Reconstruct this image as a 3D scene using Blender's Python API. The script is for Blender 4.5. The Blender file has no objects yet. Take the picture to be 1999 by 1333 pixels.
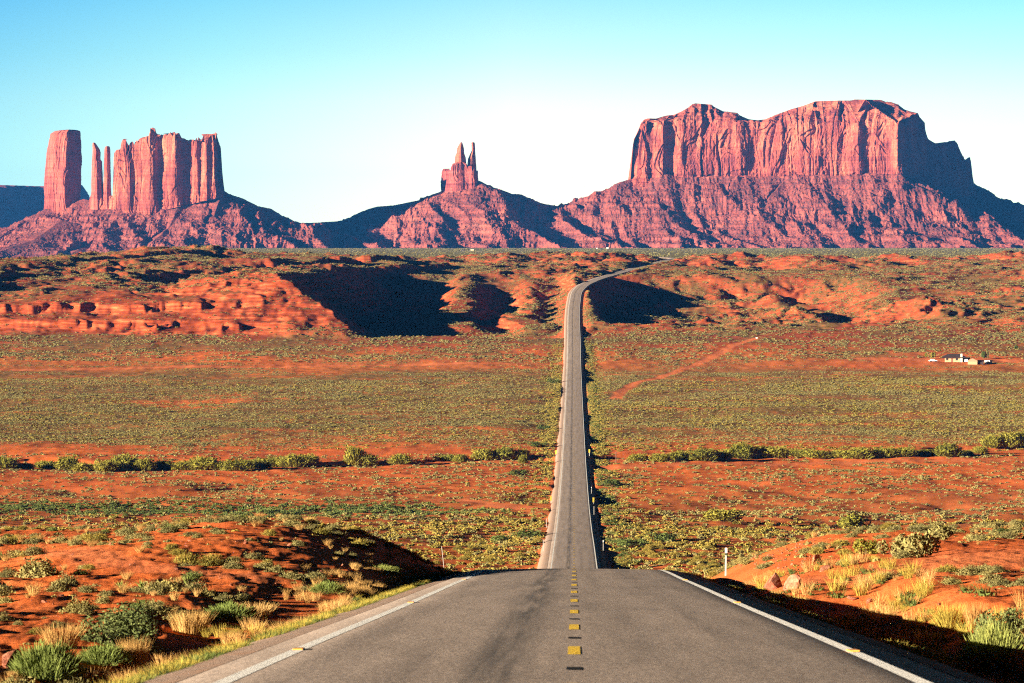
import bpy, bmesh, math, random
import numpy as np

# ------------------------------------------------------------------ camera, sky, sun, exposure
SC = bpy.context.scene
COL = SC.collection
FPX, HY, CX = 7000.0, 472.0, 1000.0      # focal length, eye-level row and centre column in photograph pixels
W, H = 1999.0, 1333.0

cam_d = bpy.data.cameras.new("camera")
cam = bpy.data.objects.new("camera", cam_d)
COL.objects.link(cam)
cam_d.sensor_width = 36.0
cam_d.lens = 36.0 * FPX / W
cam_d.shift_y = -(H / 2 - HY) / W
cam_d.clip_start = 0.5
cam_d.clip_end = 120000.0
cam_d.dof.use_dof = True
cam_d.dof.focus_distance = 700.0
cam_d.dof.aperture_fstop = 7.0
cam.location = (0, 0, 0)
cam.rotation_euler = (math.radians(90), 0, 0)
SC.camera = cam

SUN_EL, SUN_BACK = math.radians(9.5), math.radians(28)   # height above the horizon; how far behind the camera's left hand
sun_v = (-math.cos(SUN_BACK) * math.cos(SUN_EL), -math.sin(SUN_BACK) * math.cos(SUN_EL), math.sin(SUN_EL))

world = bpy.data.worlds.new("World")
SC.world = world
world.use_nodes = True
wn, wl = world.node_tree.nodes, world.node_tree.links
wn.clear()
w_out = wn.new("ShaderNodeOutputWorld")
w_bg = wn.new("ShaderNodeBackground")
sky = wn.new("ShaderNodeTexSky")
sky.sky_type = "NISHITA"
sky.sun_disc = False
sky.sun_elevation = SUN_EL
sky.sun_rotation = math.atan2(sun_v[0], sun_v[1])
sky.altitude = 1600
sky.air_density = 1.0
sky.dust_density = 0.4
sky.ozone_density = 1.0
w_tc = wn.new("ShaderNodeTexCoord")
w_sep = wn.new("ShaderNodeSeparateXYZ")
w_rmp = wn.new("ShaderNodeValToRGB")
w_mul = wn.new("ShaderNodeMix")
w_mul.data_type = "RGBA"
w_mul.blend_type = "MULTIPLY"
w_mul.inputs[0].default_value = 1.0
w_map = wn.new("ShaderNodeMapRange")
w_map.inputs["From Min"].default_value = 0.0
w_map.inputs["From Max"].default_value = 0.10
wl.new(w_tc.outputs["Generated"], w_sep.inputs[0])
wl.new(w_sep.outputs["Z"], w_map.inputs["Value"])
wl.new(w_map.outputs[0], w_rmp.inputs[0])
SKY_STOPS = [(0.0, (1.22, 1.30, 1.52)), (0.24, (1.10, 1.18, 1.34)), (0.39, (0.93, 1.02, 1.16)), (0.53, (0.66, 0.88, 1.05)), (0.67, (0.46, 0.76, 1.0)), (0.84, (0.14, 0.36, 0.50)), (1.0, (0.012, 0.035, 0.08))]
els = w_rmp.color_ramp.elements
els[0].position, els[0].color = SKY_STOPS[0][0], (*SKY_STOPS[0][1], 1)
els[1].position, els[1].color = SKY_STOPS[-1][0], (*SKY_STOPS[-1][1], 1)
for p, c in SKY_STOPS[1:-1]:
    e = els.new(p)
    e.color = (*c, 1)
wl.new(sky.outputs[0], w_mul.inputs[6])
wl.new(w_rmp.outputs[0], w_mul.inputs[7])
# the sky deepens towards the left, where it is bluest
w_map2 = wn.new("ShaderNodeMapRange")
w_map2.inputs["From Min"].default_value = -0.145
w_map2.inputs["From Max"].default_value = 0.145
w_rmp2 = wn.new("ShaderNodeValToRGB")
e2 = w_rmp2.color_ramp.elements
e2[0].position, e2[0].color = 0.0, (0.42, 0.72, 0.96, 1)
e2[1].position, e2[1].color = 1.0, (0.84, 0.99, 1.0, 1)
e = e2.new(0.22)
e.color = (0.66, 0.90, 1.0, 1)
e = e2.new(0.5)
e.color = (1, 1, 1, 1)
w_mul2 = wn.new("ShaderNodeMix")
w_mul2.data_type = "RGBA"
w_mul2.blend_type = "MULTIPLY"
w_mul2.inputs[0].default_value = 1.0
wl.new(w_sep.outputs["X"], w_map2.inputs["Value"])
wl.new(w_map2.outputs[0], w_rmp2.inputs[0])
wl.new(w_mul.outputs[2], w_mul2.inputs[6])
wl.new(w_rmp2.outputs[0], w_mul2.inputs[7])
# and it is darker to both sides and behind than along the view
w_map3 = wn.new("ShaderNodeMapRange")
w_map3.interpolation_type = "SMOOTHSTEP"
for nm, v in (("From Min", 0.55), ("From Max", 0.97), ("To Min", 0.22), ("To Max", 1.0)):
    w_map3.inputs[nm].default_value = v
w_mul3 = wn.new("ShaderNodeMix")
w_mul3.data_type = "RGBA"
w_mul3.blend_type = "MULTIPLY"
w_mul3.inputs[0].default_value = 1.0
wl.new(w_sep.outputs["Y"], w_map3.inputs["Value"])
wl.new(w_mul2.outputs[2], w_mul3.inputs[6])
wl.new(w_map3.outputs[0], w_mul3.inputs[7])
wl.new(w_mul3.outputs[2], w_bg.inputs["Color"])
w_bg.inputs["Strength"].default_value = 0.051
wl.new(w_bg.outputs[0], w_out.inputs[0])

sun_d = bpy.data.lights.new("sun", "SUN")
sun_d.energy = 5.0
sun_d.angle = math.radians(0.5)
sun_d.color = (1.0, 0.86, 0.68)
sun = bpy.data.objects.new("sun", sun_d)
COL.objects.link(sun)
sun.rotation_euler = (math.radians(90) - SUN_EL, 0, math.atan2(sun_v[1], sun_v[0]) + math.radians(90))

vs = SC.view_settings
vs.view_transform = "Standard"
vs.look = "None"
vs.exposure = 2.22
vs.gamma = 1.0
vs.use_curve_mapping = False
SC.cycles.use_denoising = False
SC.cycles.pixel_filter_type = "BLACKMAN_HARRIS"
SC.cycles.filter_width = 1.15
SC.cycles.max_bounces = 5
SC.cycles.diffuse_bounces = 2
SC.cycles.volume_bounces = 0
SC.cycles.transparent_max_bounces = 6

# ------------------------------------------------------------------ numeric helpers
RNG = np.random.default_rng(163)
random.seed(163)


def sstep(a, b, x):
    t = np.clip((x - a) / (b - a), 0, 1)
    return t * t * (3 - 2 * t)


def _hash(ix, iy, seed):
    h = (ix.astype(np.uint32) * np.uint32(374761393) + iy.astype(np.uint32) * np.uint32(668265263)
         + np.uint32((seed * 2246822519) & 0xFFFFFFFF))
    h = (h ^ (h >> np.uint32(13))) * np.uint32(1274126177)
    h = (h ^ (h >> np.uint32(16))) * np.uint32(2654435769)
    return (h ^ (h >> np.uint32(15))).astype(np.float64) / 4294967296.0


def perlin(x, y, seed=0):
    x, y = np.broadcast_arrays(np.asarray(x, float), np.asarray(y, float))
    x0, y0 = np.floor(x), np.floor(y)
    fx, fy = x - x0, y - y0
    ix, iy = x0.astype(np.int64), y0.astype(np.int64)
    u, v = fx * fx * fx * (fx * (fx * 6 - 15) + 10), fy * fy * fy * (fy * (fy * 6 - 15) + 10)

    def g(dx, dy):
        a = _hash(ix + dx, iy + dy, seed) * 2 * np.pi
        return np.cos(a) * (fx - dx) + np.sin(a) * (fy - dy)
    n0 = g(0, 0) * (1 - u) + g(1, 0) * u
    n1 = g(0, 1) * (1 - u) + g(1, 1) * u
    return (n0 * (1 - v) + n1 * v) * 1.5


def fbm(x, y, oct=4, seed=0, gain=0.5):
    s, a, f = 0, 1.0, 1.0
    for k in range(oct):
        s = s + a * perlin(x * f + 17.3 * k, y * f - 9.1 * k, seed + k)
        a *= gain
        f *= 2.03
    return s


def ridged(x, y, oct=4, seed=0, gain=0.5):
    s, a, f = 0, 1.0, 1.0
    for k in range(oct):
        s = s + a * (1 - 2 * np.abs(perlin(x * f + 5.7 * k, y * f + 3.3 * k, seed + k)))
        a *= gain
        f *= 2.07
    return s


class Curve1:
    """Monotone cubic through given knots."""
    def __init__(self, pts):
        p = np.array(pts, float)
        self.x, self.y = p[:, 0], p[:, 1]
        h = np.diff(self.x)
        d = np.diff(self.y) / h
        m = np.zeros(len(self.x))
        m[0], m[-1] = d[0], d[-1]
        for i in range(1, len(m) - 1):
            if d[i - 1] * d[i] > 0:
                w1, w2 = 2 * h[i] + h[i - 1], h[i] + 2 * h[i - 1]
                m[i] = (w1 + w2) / (w1 / d[i - 1] + w2 / d[i])
        self.m = m

    def __call__(self, q):
        q = np.clip(np.asarray(q, float), self.x[0], self.x[-1])
        i = np.clip(np.searchsorted(self.x, q) - 1, 0, len(self.x) - 2)
        h = self.x[i + 1] - self.x[i]
        t = (q - self.x[i]) / h
        t2, t3 = t * t, t * t * t
        return ((2 * t3 - 3 * t2 + 1) * self.y[i] + (t3 - 2 * t2 + t) * h * self.m[i]
                + (-2 * t3 + 3 * t2) * self.y[i + 1] + (t3 - t2) * h * self.m[i + 1])


def px2x(px, Y):
    return (np.asarray(px, float) - CX) * Y / FPX


def py2z(py, Y):
    return -(np.asarray(py, float) - HY) * Y / FPX


# ------------------------------------------------------------------ object helpers
def mesh_np(name, verts, faces, mat=None, parent=None, smooth=False):
    """verts (n,3) array, faces (m,4) or (m,3) array -> one mesh object."""
    me = bpy.data.meshes.new(name)
    v = np.ascontiguousarray(verts, np.float32)
    f = np.ascontiguousarray(faces, np.int32)
    k = f.shape[1]
    me.vertices.add(len(v))
    me.vertices.foreach_set("co", v.ravel())
    me.loops.add(f.size)
    me.loops.foreach_set("vertex_index", f.ravel())
    me.polygons.add(len(f))
    me.polygons.foreach_set("loop_start", np.arange(0, f.size, k, dtype=np.int32))
    me.polygons.foreach_set("loop_total", np.full(len(f), k, np.int32))
    me.polygons.foreach_set("use_smooth", np.full(len(f), smooth))
    me.update(calc_edges=True)
    me.validate()
    if mat:
        me.materials.append(mat)
    o = bpy.data.objects.new(name, me)
    COL.objects.link(o)
    if parent:
        o.parent = parent
    return o


def grid_faces(nr, nc, wrap=False):
    r = np.arange(nr - 1)[:, None]
    c = np.arange(nc if wrap else nc - 1)[None, :]
    c2 = (c + 1) % nc
    a = r * nc + c
    return np.stack([a, r * nc + c2, (r + 1) * nc + c2, (r + 1) * nc + c], -1).reshape(-1, 4)


def tag(o, label=None, cat=None, group=None, kind=None):
    if label:
        o["label"] = label
    if cat:
        o["category"] = cat
    if group:
        o["group"] = group
    if kind:
        o["kind"] = kind
    return o


def empty(name, loc, rz=0.0):
    o = bpy.data.objects.new(name, None)
    o.empty_display_size = 0.3
    COL.objects.link(o)
    o.location = loc
    o.rotation_euler = (0, 0, rz)
    return o


class NT:
    """Small wrapper that builds a Principled material."""
    def __init__(self, name, rough=0.9, spec=0.15):
        self.m = bpy.data.materials.new(name)
        self.m.use_nodes = True
        self.n, self.l = self.m.node_tree.nodes, self.m.node_tree.links
        self.b = self.n["Principled BSDF"]
        self.b.inputs["Roughness"].default_value = rough
        self.b.inputs["Specular IOR Level"].default_value = spec

    def new(self, t, **kw):
        n = self.n.new(t)
        for k, v in kw.items():
            setattr(n, k, v)
        return n

    def coord(self, scale=(1, 1, 1), kind="Object"):
        tc = self.new("ShaderNodeTexCoord")
        mp = self.new("ShaderNodeMapping")
        mp.inputs["Scale"].default_value = scale
        self.l.new(tc.outputs[kind], mp.inputs[0])
        return mp.outputs[0]

    def noise(self, vec, scale, detail=4, rough=0.55, dist=0.0):
        n = self.new("ShaderNodeTexNoise")
        n.inputs["Scale"].default_value = scale
        n.inputs["Detail"].default_value = detail
        n.inputs["Roughness"].default_value = rough
        n.inputs["Distortion"].default_value = dist
        self.l.new(vec, n.inputs["Vector"])
        return n.outputs["Fac"]

    def ramp(self, fac, stops):
        r = self.new("ShaderNodeValToRGB")
        e = r.color_ramp.elements
        e[0].position, e[0].color = stops[0][0], self.c4(stops[0][1])
        e[1].position, e[1].color = stops[-1][0], self.c4(stops[-1][1])
        for p, c in stops[1:-1]:
            q = e.new(p)
            q.color = self.c4(c)
        self.l.new(fac, r.inputs[0])
        return r.outputs[0]

    @staticmethod
    def c4(c):
        return (c, c, c, 1) if isinstance(c, (int, float)) else (*c, 1)

    def mix(self, fac, a, b, mode="MIX"):
        m = self.new("ShaderNodeMix", data_type="RGBA", blend_type=mode)
        for s, v in ((0, fac), (6, a), (7, b)):
            if isinstance(v, (int, float)) and s == 0:
                m.inputs[0].default_value = v
            elif isinstance(v, (tuple, int, float)):
                m.inputs[s].default_value = self.c4(v)
            else:
                self.l.new(v, m.inputs[s])
        return m.outputs[2]

    def math(self, op, a, b=None, clamp=False):
        m = self.new("ShaderNodeMath", operation=op, use_clamp=clamp)
        for i, v in enumerate((a, b)):
            if v is None:
                continue
            if isinstance(v, (int, float)):
                m.inputs[i].default_value = v
            else:
                self.l.new(v, m.inputs[i])
        return m.outputs[0]

    def attr(self, name):
        a = self.new("ShaderNodeAttribute", attribute_name=name)
        return a

    def base(self, c):
        if isinstance(c, tuple):
            self.b.inputs["Base Color"].default_value = self.c4(c)
        else:
            self.l.new(c, self.b.inputs["Base Color"])

    def bump(self, h, strength=0.5, dist=0.1):
        n = self.new("ShaderNodeBump")
        n.inputs["Strength"].default_value = strength
        n.inputs["Distance"].default_value = dist
        self.l.new(h, n.inputs["Height"])
        self.l.new(n.outputs[0], self.b.inputs["Normal"])


def plain_mat(name, col, rough=0.8, spec=0.2, var=0.12, scale=3.0):
    t = NT(name, rough, spec)
    v = t.noise(t.coord(), scale, 4)
    t.base(t.ramp(v, [(0.3, tuple(c * (1 - var) for c in col)), (0.7, tuple(min(1, c * (1 + var)) for c in col))]))
    return t.m


# ------------------------------------------------------------------ the lie of the land
ROAD_Z = Curve1([(-400, 22), (-100, 6.0), (0, -1.62), (36, -4.43), (76.6, -7.73), (114, -10.75), (151, -13.82), (200, -19.2), (300, -30.8),
                 (400, -40.8), (480, -46.4), (544, -49.6), (640, -53.8), (720, -57.6), (860, -62.4), (980, -64.9), (1098, -66.6),
                 (1400, -67.3), (1780, -65.2), (2050, -53.6), (2250, -45.5), (2450, -36.5), (2570, -30.2), (2660, -27.7), (2800, -25.2), (3000, -21.4),
                 (3200, -18.3), (3330, -16.6), (3600, -15.8), (6600, -15.6), (60000, -15.6)])
_rx = [(Y, 0.0173 * Y) for Y in (-400, -100, 0, 200, 600, 1000, 1500, 2000, 2300)] + [
    (2400, 42.3), (2480, 44.8), (2540, 49.5), (2600, 56), (2680, 65), (2800, 79.5), (3000, 105), (3200, 131), (3330, 145), (3500, 158), (3800, 150),
    (4500, 60), (5500, -40), (6500, -90), (8000, -60), (60000, 0)]
ROAD_X = Curve1(_rx)
LAND_Z = Curve1([(-400, 22), (-100, 5.2), (0, -2.2), (36, -5.1), (60, -6.9), (100, -9.6), (150, -12.5), (195, -15.6), (235, -20.5), (300, -31.0),
                 (400, -43), (480, -48.3), (544, -50.7), (640, -54.5), (720, -58.1), (860, -62.9), (980, -65.3), (1098, -67.0),
                 (1400, -67.5), (1780, -65.5), (2050, -54.5), (2250, -47), (2450, -39), (2700, -30), (3000, -24), (3300, -18.5), (3600, -16.3),
                 (5000, -15.8), (8000, -15.2), (12000, -20), (60000, -80)])
TERR = Curve1([(-200, 0), (0, 0), (20, 4.0), (23, 7.0), (60, 9.5), (65, 14.5), (90, 15.6), (190, 17), (203, 22), (230, 23), (310, 24.5), (320, 28), (430, 30), (900, 31)])
EAST = [(-146, 2190, -24.3), (-152, 2300, -23.6), (-150, 2450, -22), (-141, 2600, -21), (-126, 2750, -20.5), (-108, 2880, -21)]
NOSE = [(px2x(a, Y), Y, py2z(b, Y)) for a, b, Y in ((700, 659, 2048), (655, 615, 2085), (600, 576, 2130), (560, 551, 2165), (545, 547, 2185), (520, 553, 2215), (470, 558, 2280), (440, 560, 2360))]
WASH_L = Curve1([(-400, 1105), (-170, 1090), (-60, 1085), (6, 1118), (20, 1120)])
WASH_R = Curve1([(18, 1120), (45, 1128), (100, 1148), (190, 1185), (400, 1260)])


def ground_z(X, Y):
    X, Y = np.broadcast_arrays(np.asarray(X, float), np.asarray(Y, float))
    out = np.zeros(X.shape)
    for zone_, m in ((0, Y < 430), (1, (Y >= 430) & (Y < 1880)), (2, (Y >= 1880) & (Y < 3530)), (3, Y >= 3530)):
        if m.any():
            out[m] = _ground_z(X[m], Y[m], zone_)
    return out


def _ground_z(X, Y, zone_):
    s = X - ROAD_X(Y)
    a = np.abs(s)
    zr = ROAD_Z(Y)
    # wander of the skyline of the near rise so that it is not one straight edge
    Yw = Y + 7 * perlin(X / 22.0, 3.1, 11) * sstep(60, 160, Y) * (1 - sstep(400, 700, Y))
    z = LAND_Z(Yw)
    if zone_ == 0:
        near = 1 - sstep(240, 420, Y)
        z = z + near * (0.15 * fbm(X / 9.0, Y / 13.0, 3, 21) + 0.075 * fbm(X / 1.5, Y / 2.4, 4, 25, 0.6)) * sstep(4, 9, a)
        # left rise stands a little above the road, right rise likewise further back
        z = z + near * sstep(60, 150, Y) * (0.85 * np.exp(-((s + 13) / 5.5) ** 2) + 0.45 * np.exp(-((s - 13) / 5.0) ** 2))
        # the low ground beside the fill on the right, then its far bank
        dit = sstep(4.5, 6.0, s) * (1 - sstep(8.0 + 0.8 * perlin(Y / 9.0, 0.5, 5), 10.4, s)) * (1 - sstep(92, 128, Y))
        z = z - 0.85 * dit
        dl = sstep(5.0, 6.2, -s) * (1 - sstep(7, 9.5, -s)) * (1 - sstep(70, 120, Y))
        z = z - 0.35 * dl
    if zone_ in (1, 2):
        # valley floor
        mid = sstep(430, 620, Y)
        z = z + mid * (1 - sstep(1900, 2150, Y)) * (0.7 * fbm(X / 60.0, Y / 90.0, 4, 31) + 0.25 * fbm(X / 9.0, Y / 14.0, 3, 37))
        gul = sstep(500, 640, Y) * (1 - sstep(900, 1050, Y)) * sstep(7, 20, a)
        z = z - gul * 1.6 * np.clip(ridged(X / 75.0, Y / 120.0, 2, 41) - 0.55, 0, 1)
        # shallow hollows next to the fill of the road
        z = z - sstep(520, 700, Y) * (1 - sstep(1900, 2300, Y)) * 0.45 * np.exp(-((a - 9.5) / 4.5) ** 2) * (0.5 + 1.1 * perlin(Y / 45.0, s * 0 + np.sign(s) * 3.3, 43))
        # the wash with its cut bank
        for w, lo, hi in ((WASH_L, -1e9, 12.0), (WASH_R, 25.0, 1e9)):
            d = Y - (w(X) + 14 * perlin(X / 30.0, 0.3, 51))
            m = (1 - sstep(hi - 8, hi + 6, X)) * sstep(lo - 6, lo + 8, X)
            z = z - m * 2.6 * sstep(-16, -3, d) * (1 - sstep(2, 9, d))
    if zone_ == 2:
        # escarpment and plateau on the left
        wob = 16 * fbm(X / 48.0, Y / 60.0, 4, 61) + 3 * ridged(X / 17.0, Y / 26.0, 3, 66)
        xe = -100 - 0.30 * (Y - 2060) + 0.00042 * np.clip(Y - 2060, 0, 900) ** 2
        d = np.minimum(xe - X, (Y - 2045 + 0.10 * (X + 90)) * 0.9) + wob * sstep(-60, 10, -200 - X + 90)
        d = d + 2.5 * fbm(X / 10.0, Y / 14.0, 3, 68)
        hp = TERR(d) * (1 - 0.25 * sstep(2750, 3300, Y)) * (0.86 + 0.14 * perlin(X / 130.0, Y / 200.0, 71))
        z = z + hp * sstep(1900, 2060, Y) * (1 - sstep(2850, 3400, Y))
        # basin behind that nose, and the hollow right of the road
        wb = 14 * fbm(X / 40.0, Y / 45.0, 3, 70)
        bl = sstep(2030, 2080, Y + 1.5 * wb) * (1 - sstep(2640, 2860, Y)) * sstep(xe - 30, xe + 8, X) * (1 - sstep(34, 46, X + 0.3 * wb))
        fl = -57.5 + 0.015 * (Y - 2050) + 2.6 * fbm(X / 75.0, Y / 30.0, 3, 77)
        # low spines lying across the hollow; they carry the shade on towards the road
        wig = 12 * perlin(Y / 95.0, 0.2, 94)
        fl = fl + 13.0 * np.exp(-((X + 38 - wig) / 17.0) ** 2) * sstep(2110, 2190, Y) + 12.0 * np.exp(-((X - 10 - wig) / 11.0) ** 2) * sstep(-0.5, 0.1, perlin(Y / 42.0, 0.9, 95)) * sstep(2090, 2150, Y)
        z = z + (np.minimum(z, fl) - z) * bl
        br = sstep(2110, 2250, Y) * (1 - sstep(2640, 2760, Y)) * sstep(50, 60, X - 0.06 * np.clip(Y - 2450, 0, 400)) * (1 - sstep(215, 270, X + 12 * perlin(Y / 40.0, 0.6, 78)))
        fr2 = -57.5 + 0.020 * (Y - 2200) + 0.9 * (ridged(X / 62.0, Y / 150.0, 3, 79) - 0.4)
        fr2 = fr2 + 6.5 * np.exp(-((X - 190 + wig) / 12.0) ** 2) * sstep(-0.3, 0.2, perlin(Y / 50.0, 0.4, 96))
        z = z + (np.minimum(z, fr2) - z) * br
        z = z - 9.0 * sstep(138, 162, X) * (1 - sstep(180, 260, X)) * sstep(2960, 3080, Y) * (1 - sstep(3180, 3300, Y))
        # the sharp red nose where that escarpment ends
        nx, ny = X + 3.0 * fbm(X / 26.0, Y / 30.0, 3, 72), Y + 6 * fbm(X / 22.0, Y / 40.0, 3, 74)
        nz = np.full(X.shape, -999.0)
        for (x0, y0, z0), (x1, y1, z1) in zip(NOSE[:-1], NOSE[1:]):
            vx, vy = x1 - x0, y1 - y0
            q = np.clip(((nx - x0) * vx + (ny - y0) * vy) / (vx * vx + vy * vy), 0, 1)
            ex, ey = nx - x0 - q * vx, ny - y0 - q * vy
            dd = np.hypot(ex, ey)
            front = (ex * vy - ey * vx) < 0
            cand = z0 + q * (z1 - z0) - np.where(front, 0.25, 0.62) * dd
            nz = np.maximum(nz, cand)
        for (x0, y0, z0), (x1, y1, z1) in zip(EAST[:-1], EAST[1:]):
            vx, vy = x1 - x0, y1 - y0
            q = np.clip(((nx - x0) * vx + (ny - y0) * vy) / (vx * vx + vy * vy), 0, 1)
            ex, ey = nx - x0 - q * vx, ny - y0 - q * vy
            west = (ex * vy - ey * vx) < 0
            nz = np.maximum(nz, z0 + q * (z1 - z0) + 4.5 * perlin(ny / 75.0, 0.4, 73) + 2.0 * perlin(ny / 24.0, 0.8, 75) - np.where(west, 0.10, 0.60) * np.hypot(ex, ey) - 0.5 * np.clip(2235 - 0.12 * (ex + 40) - ny, 0, None))
        bed = nz / 3.6
        fr = bed - np.floor(bed)
        nz = nz + 1.25 * (sstep(0.2, 0.5, fr) - fr) + 0.38 * fbm(X / 6.0, Y / 9.0, 3, 76)
        z = np.where((Y > 1950) & (Y < 3000), np.maximum(z, nz), z)
        # badlands
        bad = sstep(1950, 2300, Y) * (1 - sstep(3250, 3520, Y))
        wx, wy = X + 25 * perlin(X / 90.0, Y / 110.0, 81), Y + 40 * perlin(X / 80.0, Y / 130.0, 82)
        bz = 3.7 * (ridged(wx / 88.0, wy / 130.0, 4, 84, 0.5) - 0.2)
        bz = bz + 0.9 * (sstep(0.35, 0.6, (bz / 2.2) % 1.0) - (bz / 2.2) % 1.0) + 1.15 * (ridged(X / 30.0, Y / 34.0, 3, 86, 0.55) - 0.3) + 0.38 * fbm(X / 7.0, Y / 10.0, 3, 88)
        # low scarps that drop off towards the east and throw short bars of shade
        for per, hs, sd in ((58.0, 3.0, 141), (27.0, 1.5, 145)):
            sw = ((X + 26 * fbm(X / 95.0, Y / 75.0, 3, sd)) / per) % 1.0
            bz = bz + hs * (sw - sstep(0.84, 0.98, sw) - 0.4) * sstep(-0.15, 0.25, perlin(X / 75.0, Y / 52.0, sd + 3))
        z = z + bad * (1 - 0.75 * bl) * bz * (0.55 + 0.45 * sstep(-0.4, 0.3, perlin(X / 220.0, Y / 300.0, 89)))
        z = z + 3.6 * sstep(2950, 3200, Y) * (1 - sstep(3280, 3420, Y)) * (ridged(X / 60.0, Y / 90.0, 3, 93) - 0.1)
        # lower country far out on the left
        lf = 1 - sstep(-0.140, -0.095, X / np.maximum(Y, 1))
        z = z - (0.55 * hp * sstep(2450, 2900, Y) * (1 - sstep(2850, 3400, Y)) + 8 * sstep(2700, 3200, Y)) * lf
    if zone_ == 3:
        lf = 1 - sstep(-0.140, -0.095, X / Y)
        z = z - 8 * lf
        z = z - 30 * sstep(3500, 5200, Y) * (1 - sstep(-0.118, -0.088, X / np.maximum(Y, 1))) * (1 - sstep(14000, 22000, Y))
    # the bed of the road: cut or fill with banks
    k = 0.56
    room = np.clip(a - 5.3, 0, None) * k
    bed0 = np.where(s > 0, 0.85 - 0.40 * sstep(180, 420, Y), 0.42)
    dz = z - (zr - bed0)
    bank = zr - bed0 + dz / (1 + np.abs(dz / np.maximum(room, 1e-3)) ** 3) ** (1 / 3.0)
    reach = 1 - sstep(26, 46, a)
    z = z + (bank - z) * reach * (1 - sstep(3600, 4200, Y) * sstep(60, 200, a))
    return z


def at_px(px, py, lo=20.0, hi=3600.0, n=3000):
    """Ground point seen at a photograph pixel (first hit along the ray)."""
    Y = np.geomspace(lo, hi, n)
    X = px2x(px, Y)
    below = ground_z(X, Y) - py2z(py, Y)
    hit = np.nonzero(below > 0)[0]
    i = hit[0] if len(hit) else n - 1
    return float(X[i]), float(Y[i]), float(ground_z(X[i], Y[i]))

# ------------------------------------------------------------------ ground sheet
def soil_material():
    t = NT("red_soil", 0.95, 0.05)
    v = t.coord((1, 1, 1))
    big = t.noise(v, 0.012, 5, 0.6)
    mid = t.noise(v, 0.11, 5, 0.6)
    fine = t.noise(v, 1.6, 5, 0.65)
    red = t.ramp(t.math("ADD", t.math("MULTIPLY", mid, 0.6), t.math("MULTIPLY", fine, 0.4)),
                 [(0.34, (0.44, 0.088, 0.019)), (0.5, (0.64, 0.148, 0.034)), (0.66, (0.74, 0.225, 0.068))])
    red = t.mix(t.ramp(big, [(0.40, 0.0), (0.62, 0.5)]), red, (0.46, 0.10, 0.035))
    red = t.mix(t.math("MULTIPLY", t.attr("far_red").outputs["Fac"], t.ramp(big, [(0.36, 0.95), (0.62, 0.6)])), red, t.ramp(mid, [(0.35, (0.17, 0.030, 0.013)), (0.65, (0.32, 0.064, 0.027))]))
    # wide tints carried by the land itself: pale ledge stone, scrub-covered flats, bare tracks
    veg = t.attr("scrub_cover").outputs["Fac"]
    green = t.ramp(t.noise(v, 0.35, 5, 0.7), [(0.35, (0.085, 0.074, 0.026)), (0.55, (0.165, 0.135, 0.045)), (0.7, (0.26, 0.165, 0.055))])
    vmask = t.math("MULTIPLY", veg, t.ramp(t.noise(v, 0.16, 6, 0.75), [(0.34, 0.2), (0.48, 1.0)]), True)
    c = t.mix(vmask, red, green)
    ledge = t.attr("ledge").outputs["Fac"]
    c = t.mix(ledge, c, t.ramp(t.noise(t.coord((0.06, 0.06, 0.62)), 1.0, 4, 0.65), [(0.36, (0.20, 0.034, 0.012)), (0.52, (0.36, 0.066, 0.022)), (0.66, (0.54, 0.145, 0.055))]))
    plain = t.attr("far_flat").outputs["Fac"]
    c = t.mix(plain, c, t.ramp(t.noise(t.coord((1, 0.35, 1)), 0.02, 5, 0.7), [(0.35, (0.13, 0.125, 0.048)), (0.5, (0.18, 0.155, 0.06)), (0.66, (0.27, 0.17, 0.07))]))
    bare = t.attr("bare").outputs["Fac"]
    c = t.mix(bare, c, t.ramp(mid, [(0.3, (0.54, 0.13, 0.042)), (0.7, (0.66, 0.20, 0.075))]))
    peb = t.noise(v, 9.0, 4, 0.8)
    c = t.mix(1.0, c, t.ramp(peb, [(0.34, 0.5), (0.46, 1.0), (0.60, 1.0), (0.68, 1.5)]), "MULTIPLY")
    t.base(c)
    t.bump(t.math("ADD", t.noise(v, 3.2, 6, 0.7), t.math("MULTIPLY", peb, 0.5)), 0.7, 0.12)
    return t.m


def seg_dist(X, Y, pts):
    """Distance from points to a polyline given in ground coordinates."""
    d = np.full(np.broadcast(X, Y).shape, 1e9)
    for (x0, y0), (x1, y1) in zip(pts[:-1], pts[1:]):
        vx, vy = x1 - x0, y1 - y0
        q = np.clip(((X - x0) * vx + (Y - y0) * vy) / (vx * vx + vy * vy), 0, 1)
        d = np.minimum(d, np.hypot(X - x0 - q * vx, Y - y0 - q * vy))
    return d


def px_path(pts):
    return [at_px(a, b)[:2] for a, b in pts]


TRACKS = [  # dirt tracks: pixel path, half width in metres
    (px_path([(60, 1078), (200, 1096), (330, 1112), (480, 1128)]), 0.9),
    (px_path([(1999, 1075), (1900, 1098), (1780, 1112), (1680, 1128)]), 2.6),
    (px_path([(1150, 912), (1300, 908), (1600, 905), (1999, 898)]), 6.0),
    (px_path([(1100, 711), (700, 713), (300, 718), (0, 722)]), 5.0),
    (px_path([(1203, 778), (1214, 764), (1240, 748), (1290, 737), (1330, 722), (1372, 706), (1405, 690), (1432, 674), (1478, 660)]), 2.4),
    (px_path([(1999, 705), (1850, 704), (1700, 700)]), 9.0),
    (px_path([(1050, 992), (960, 985), (870, 975)]), 4.0),
]


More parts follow.
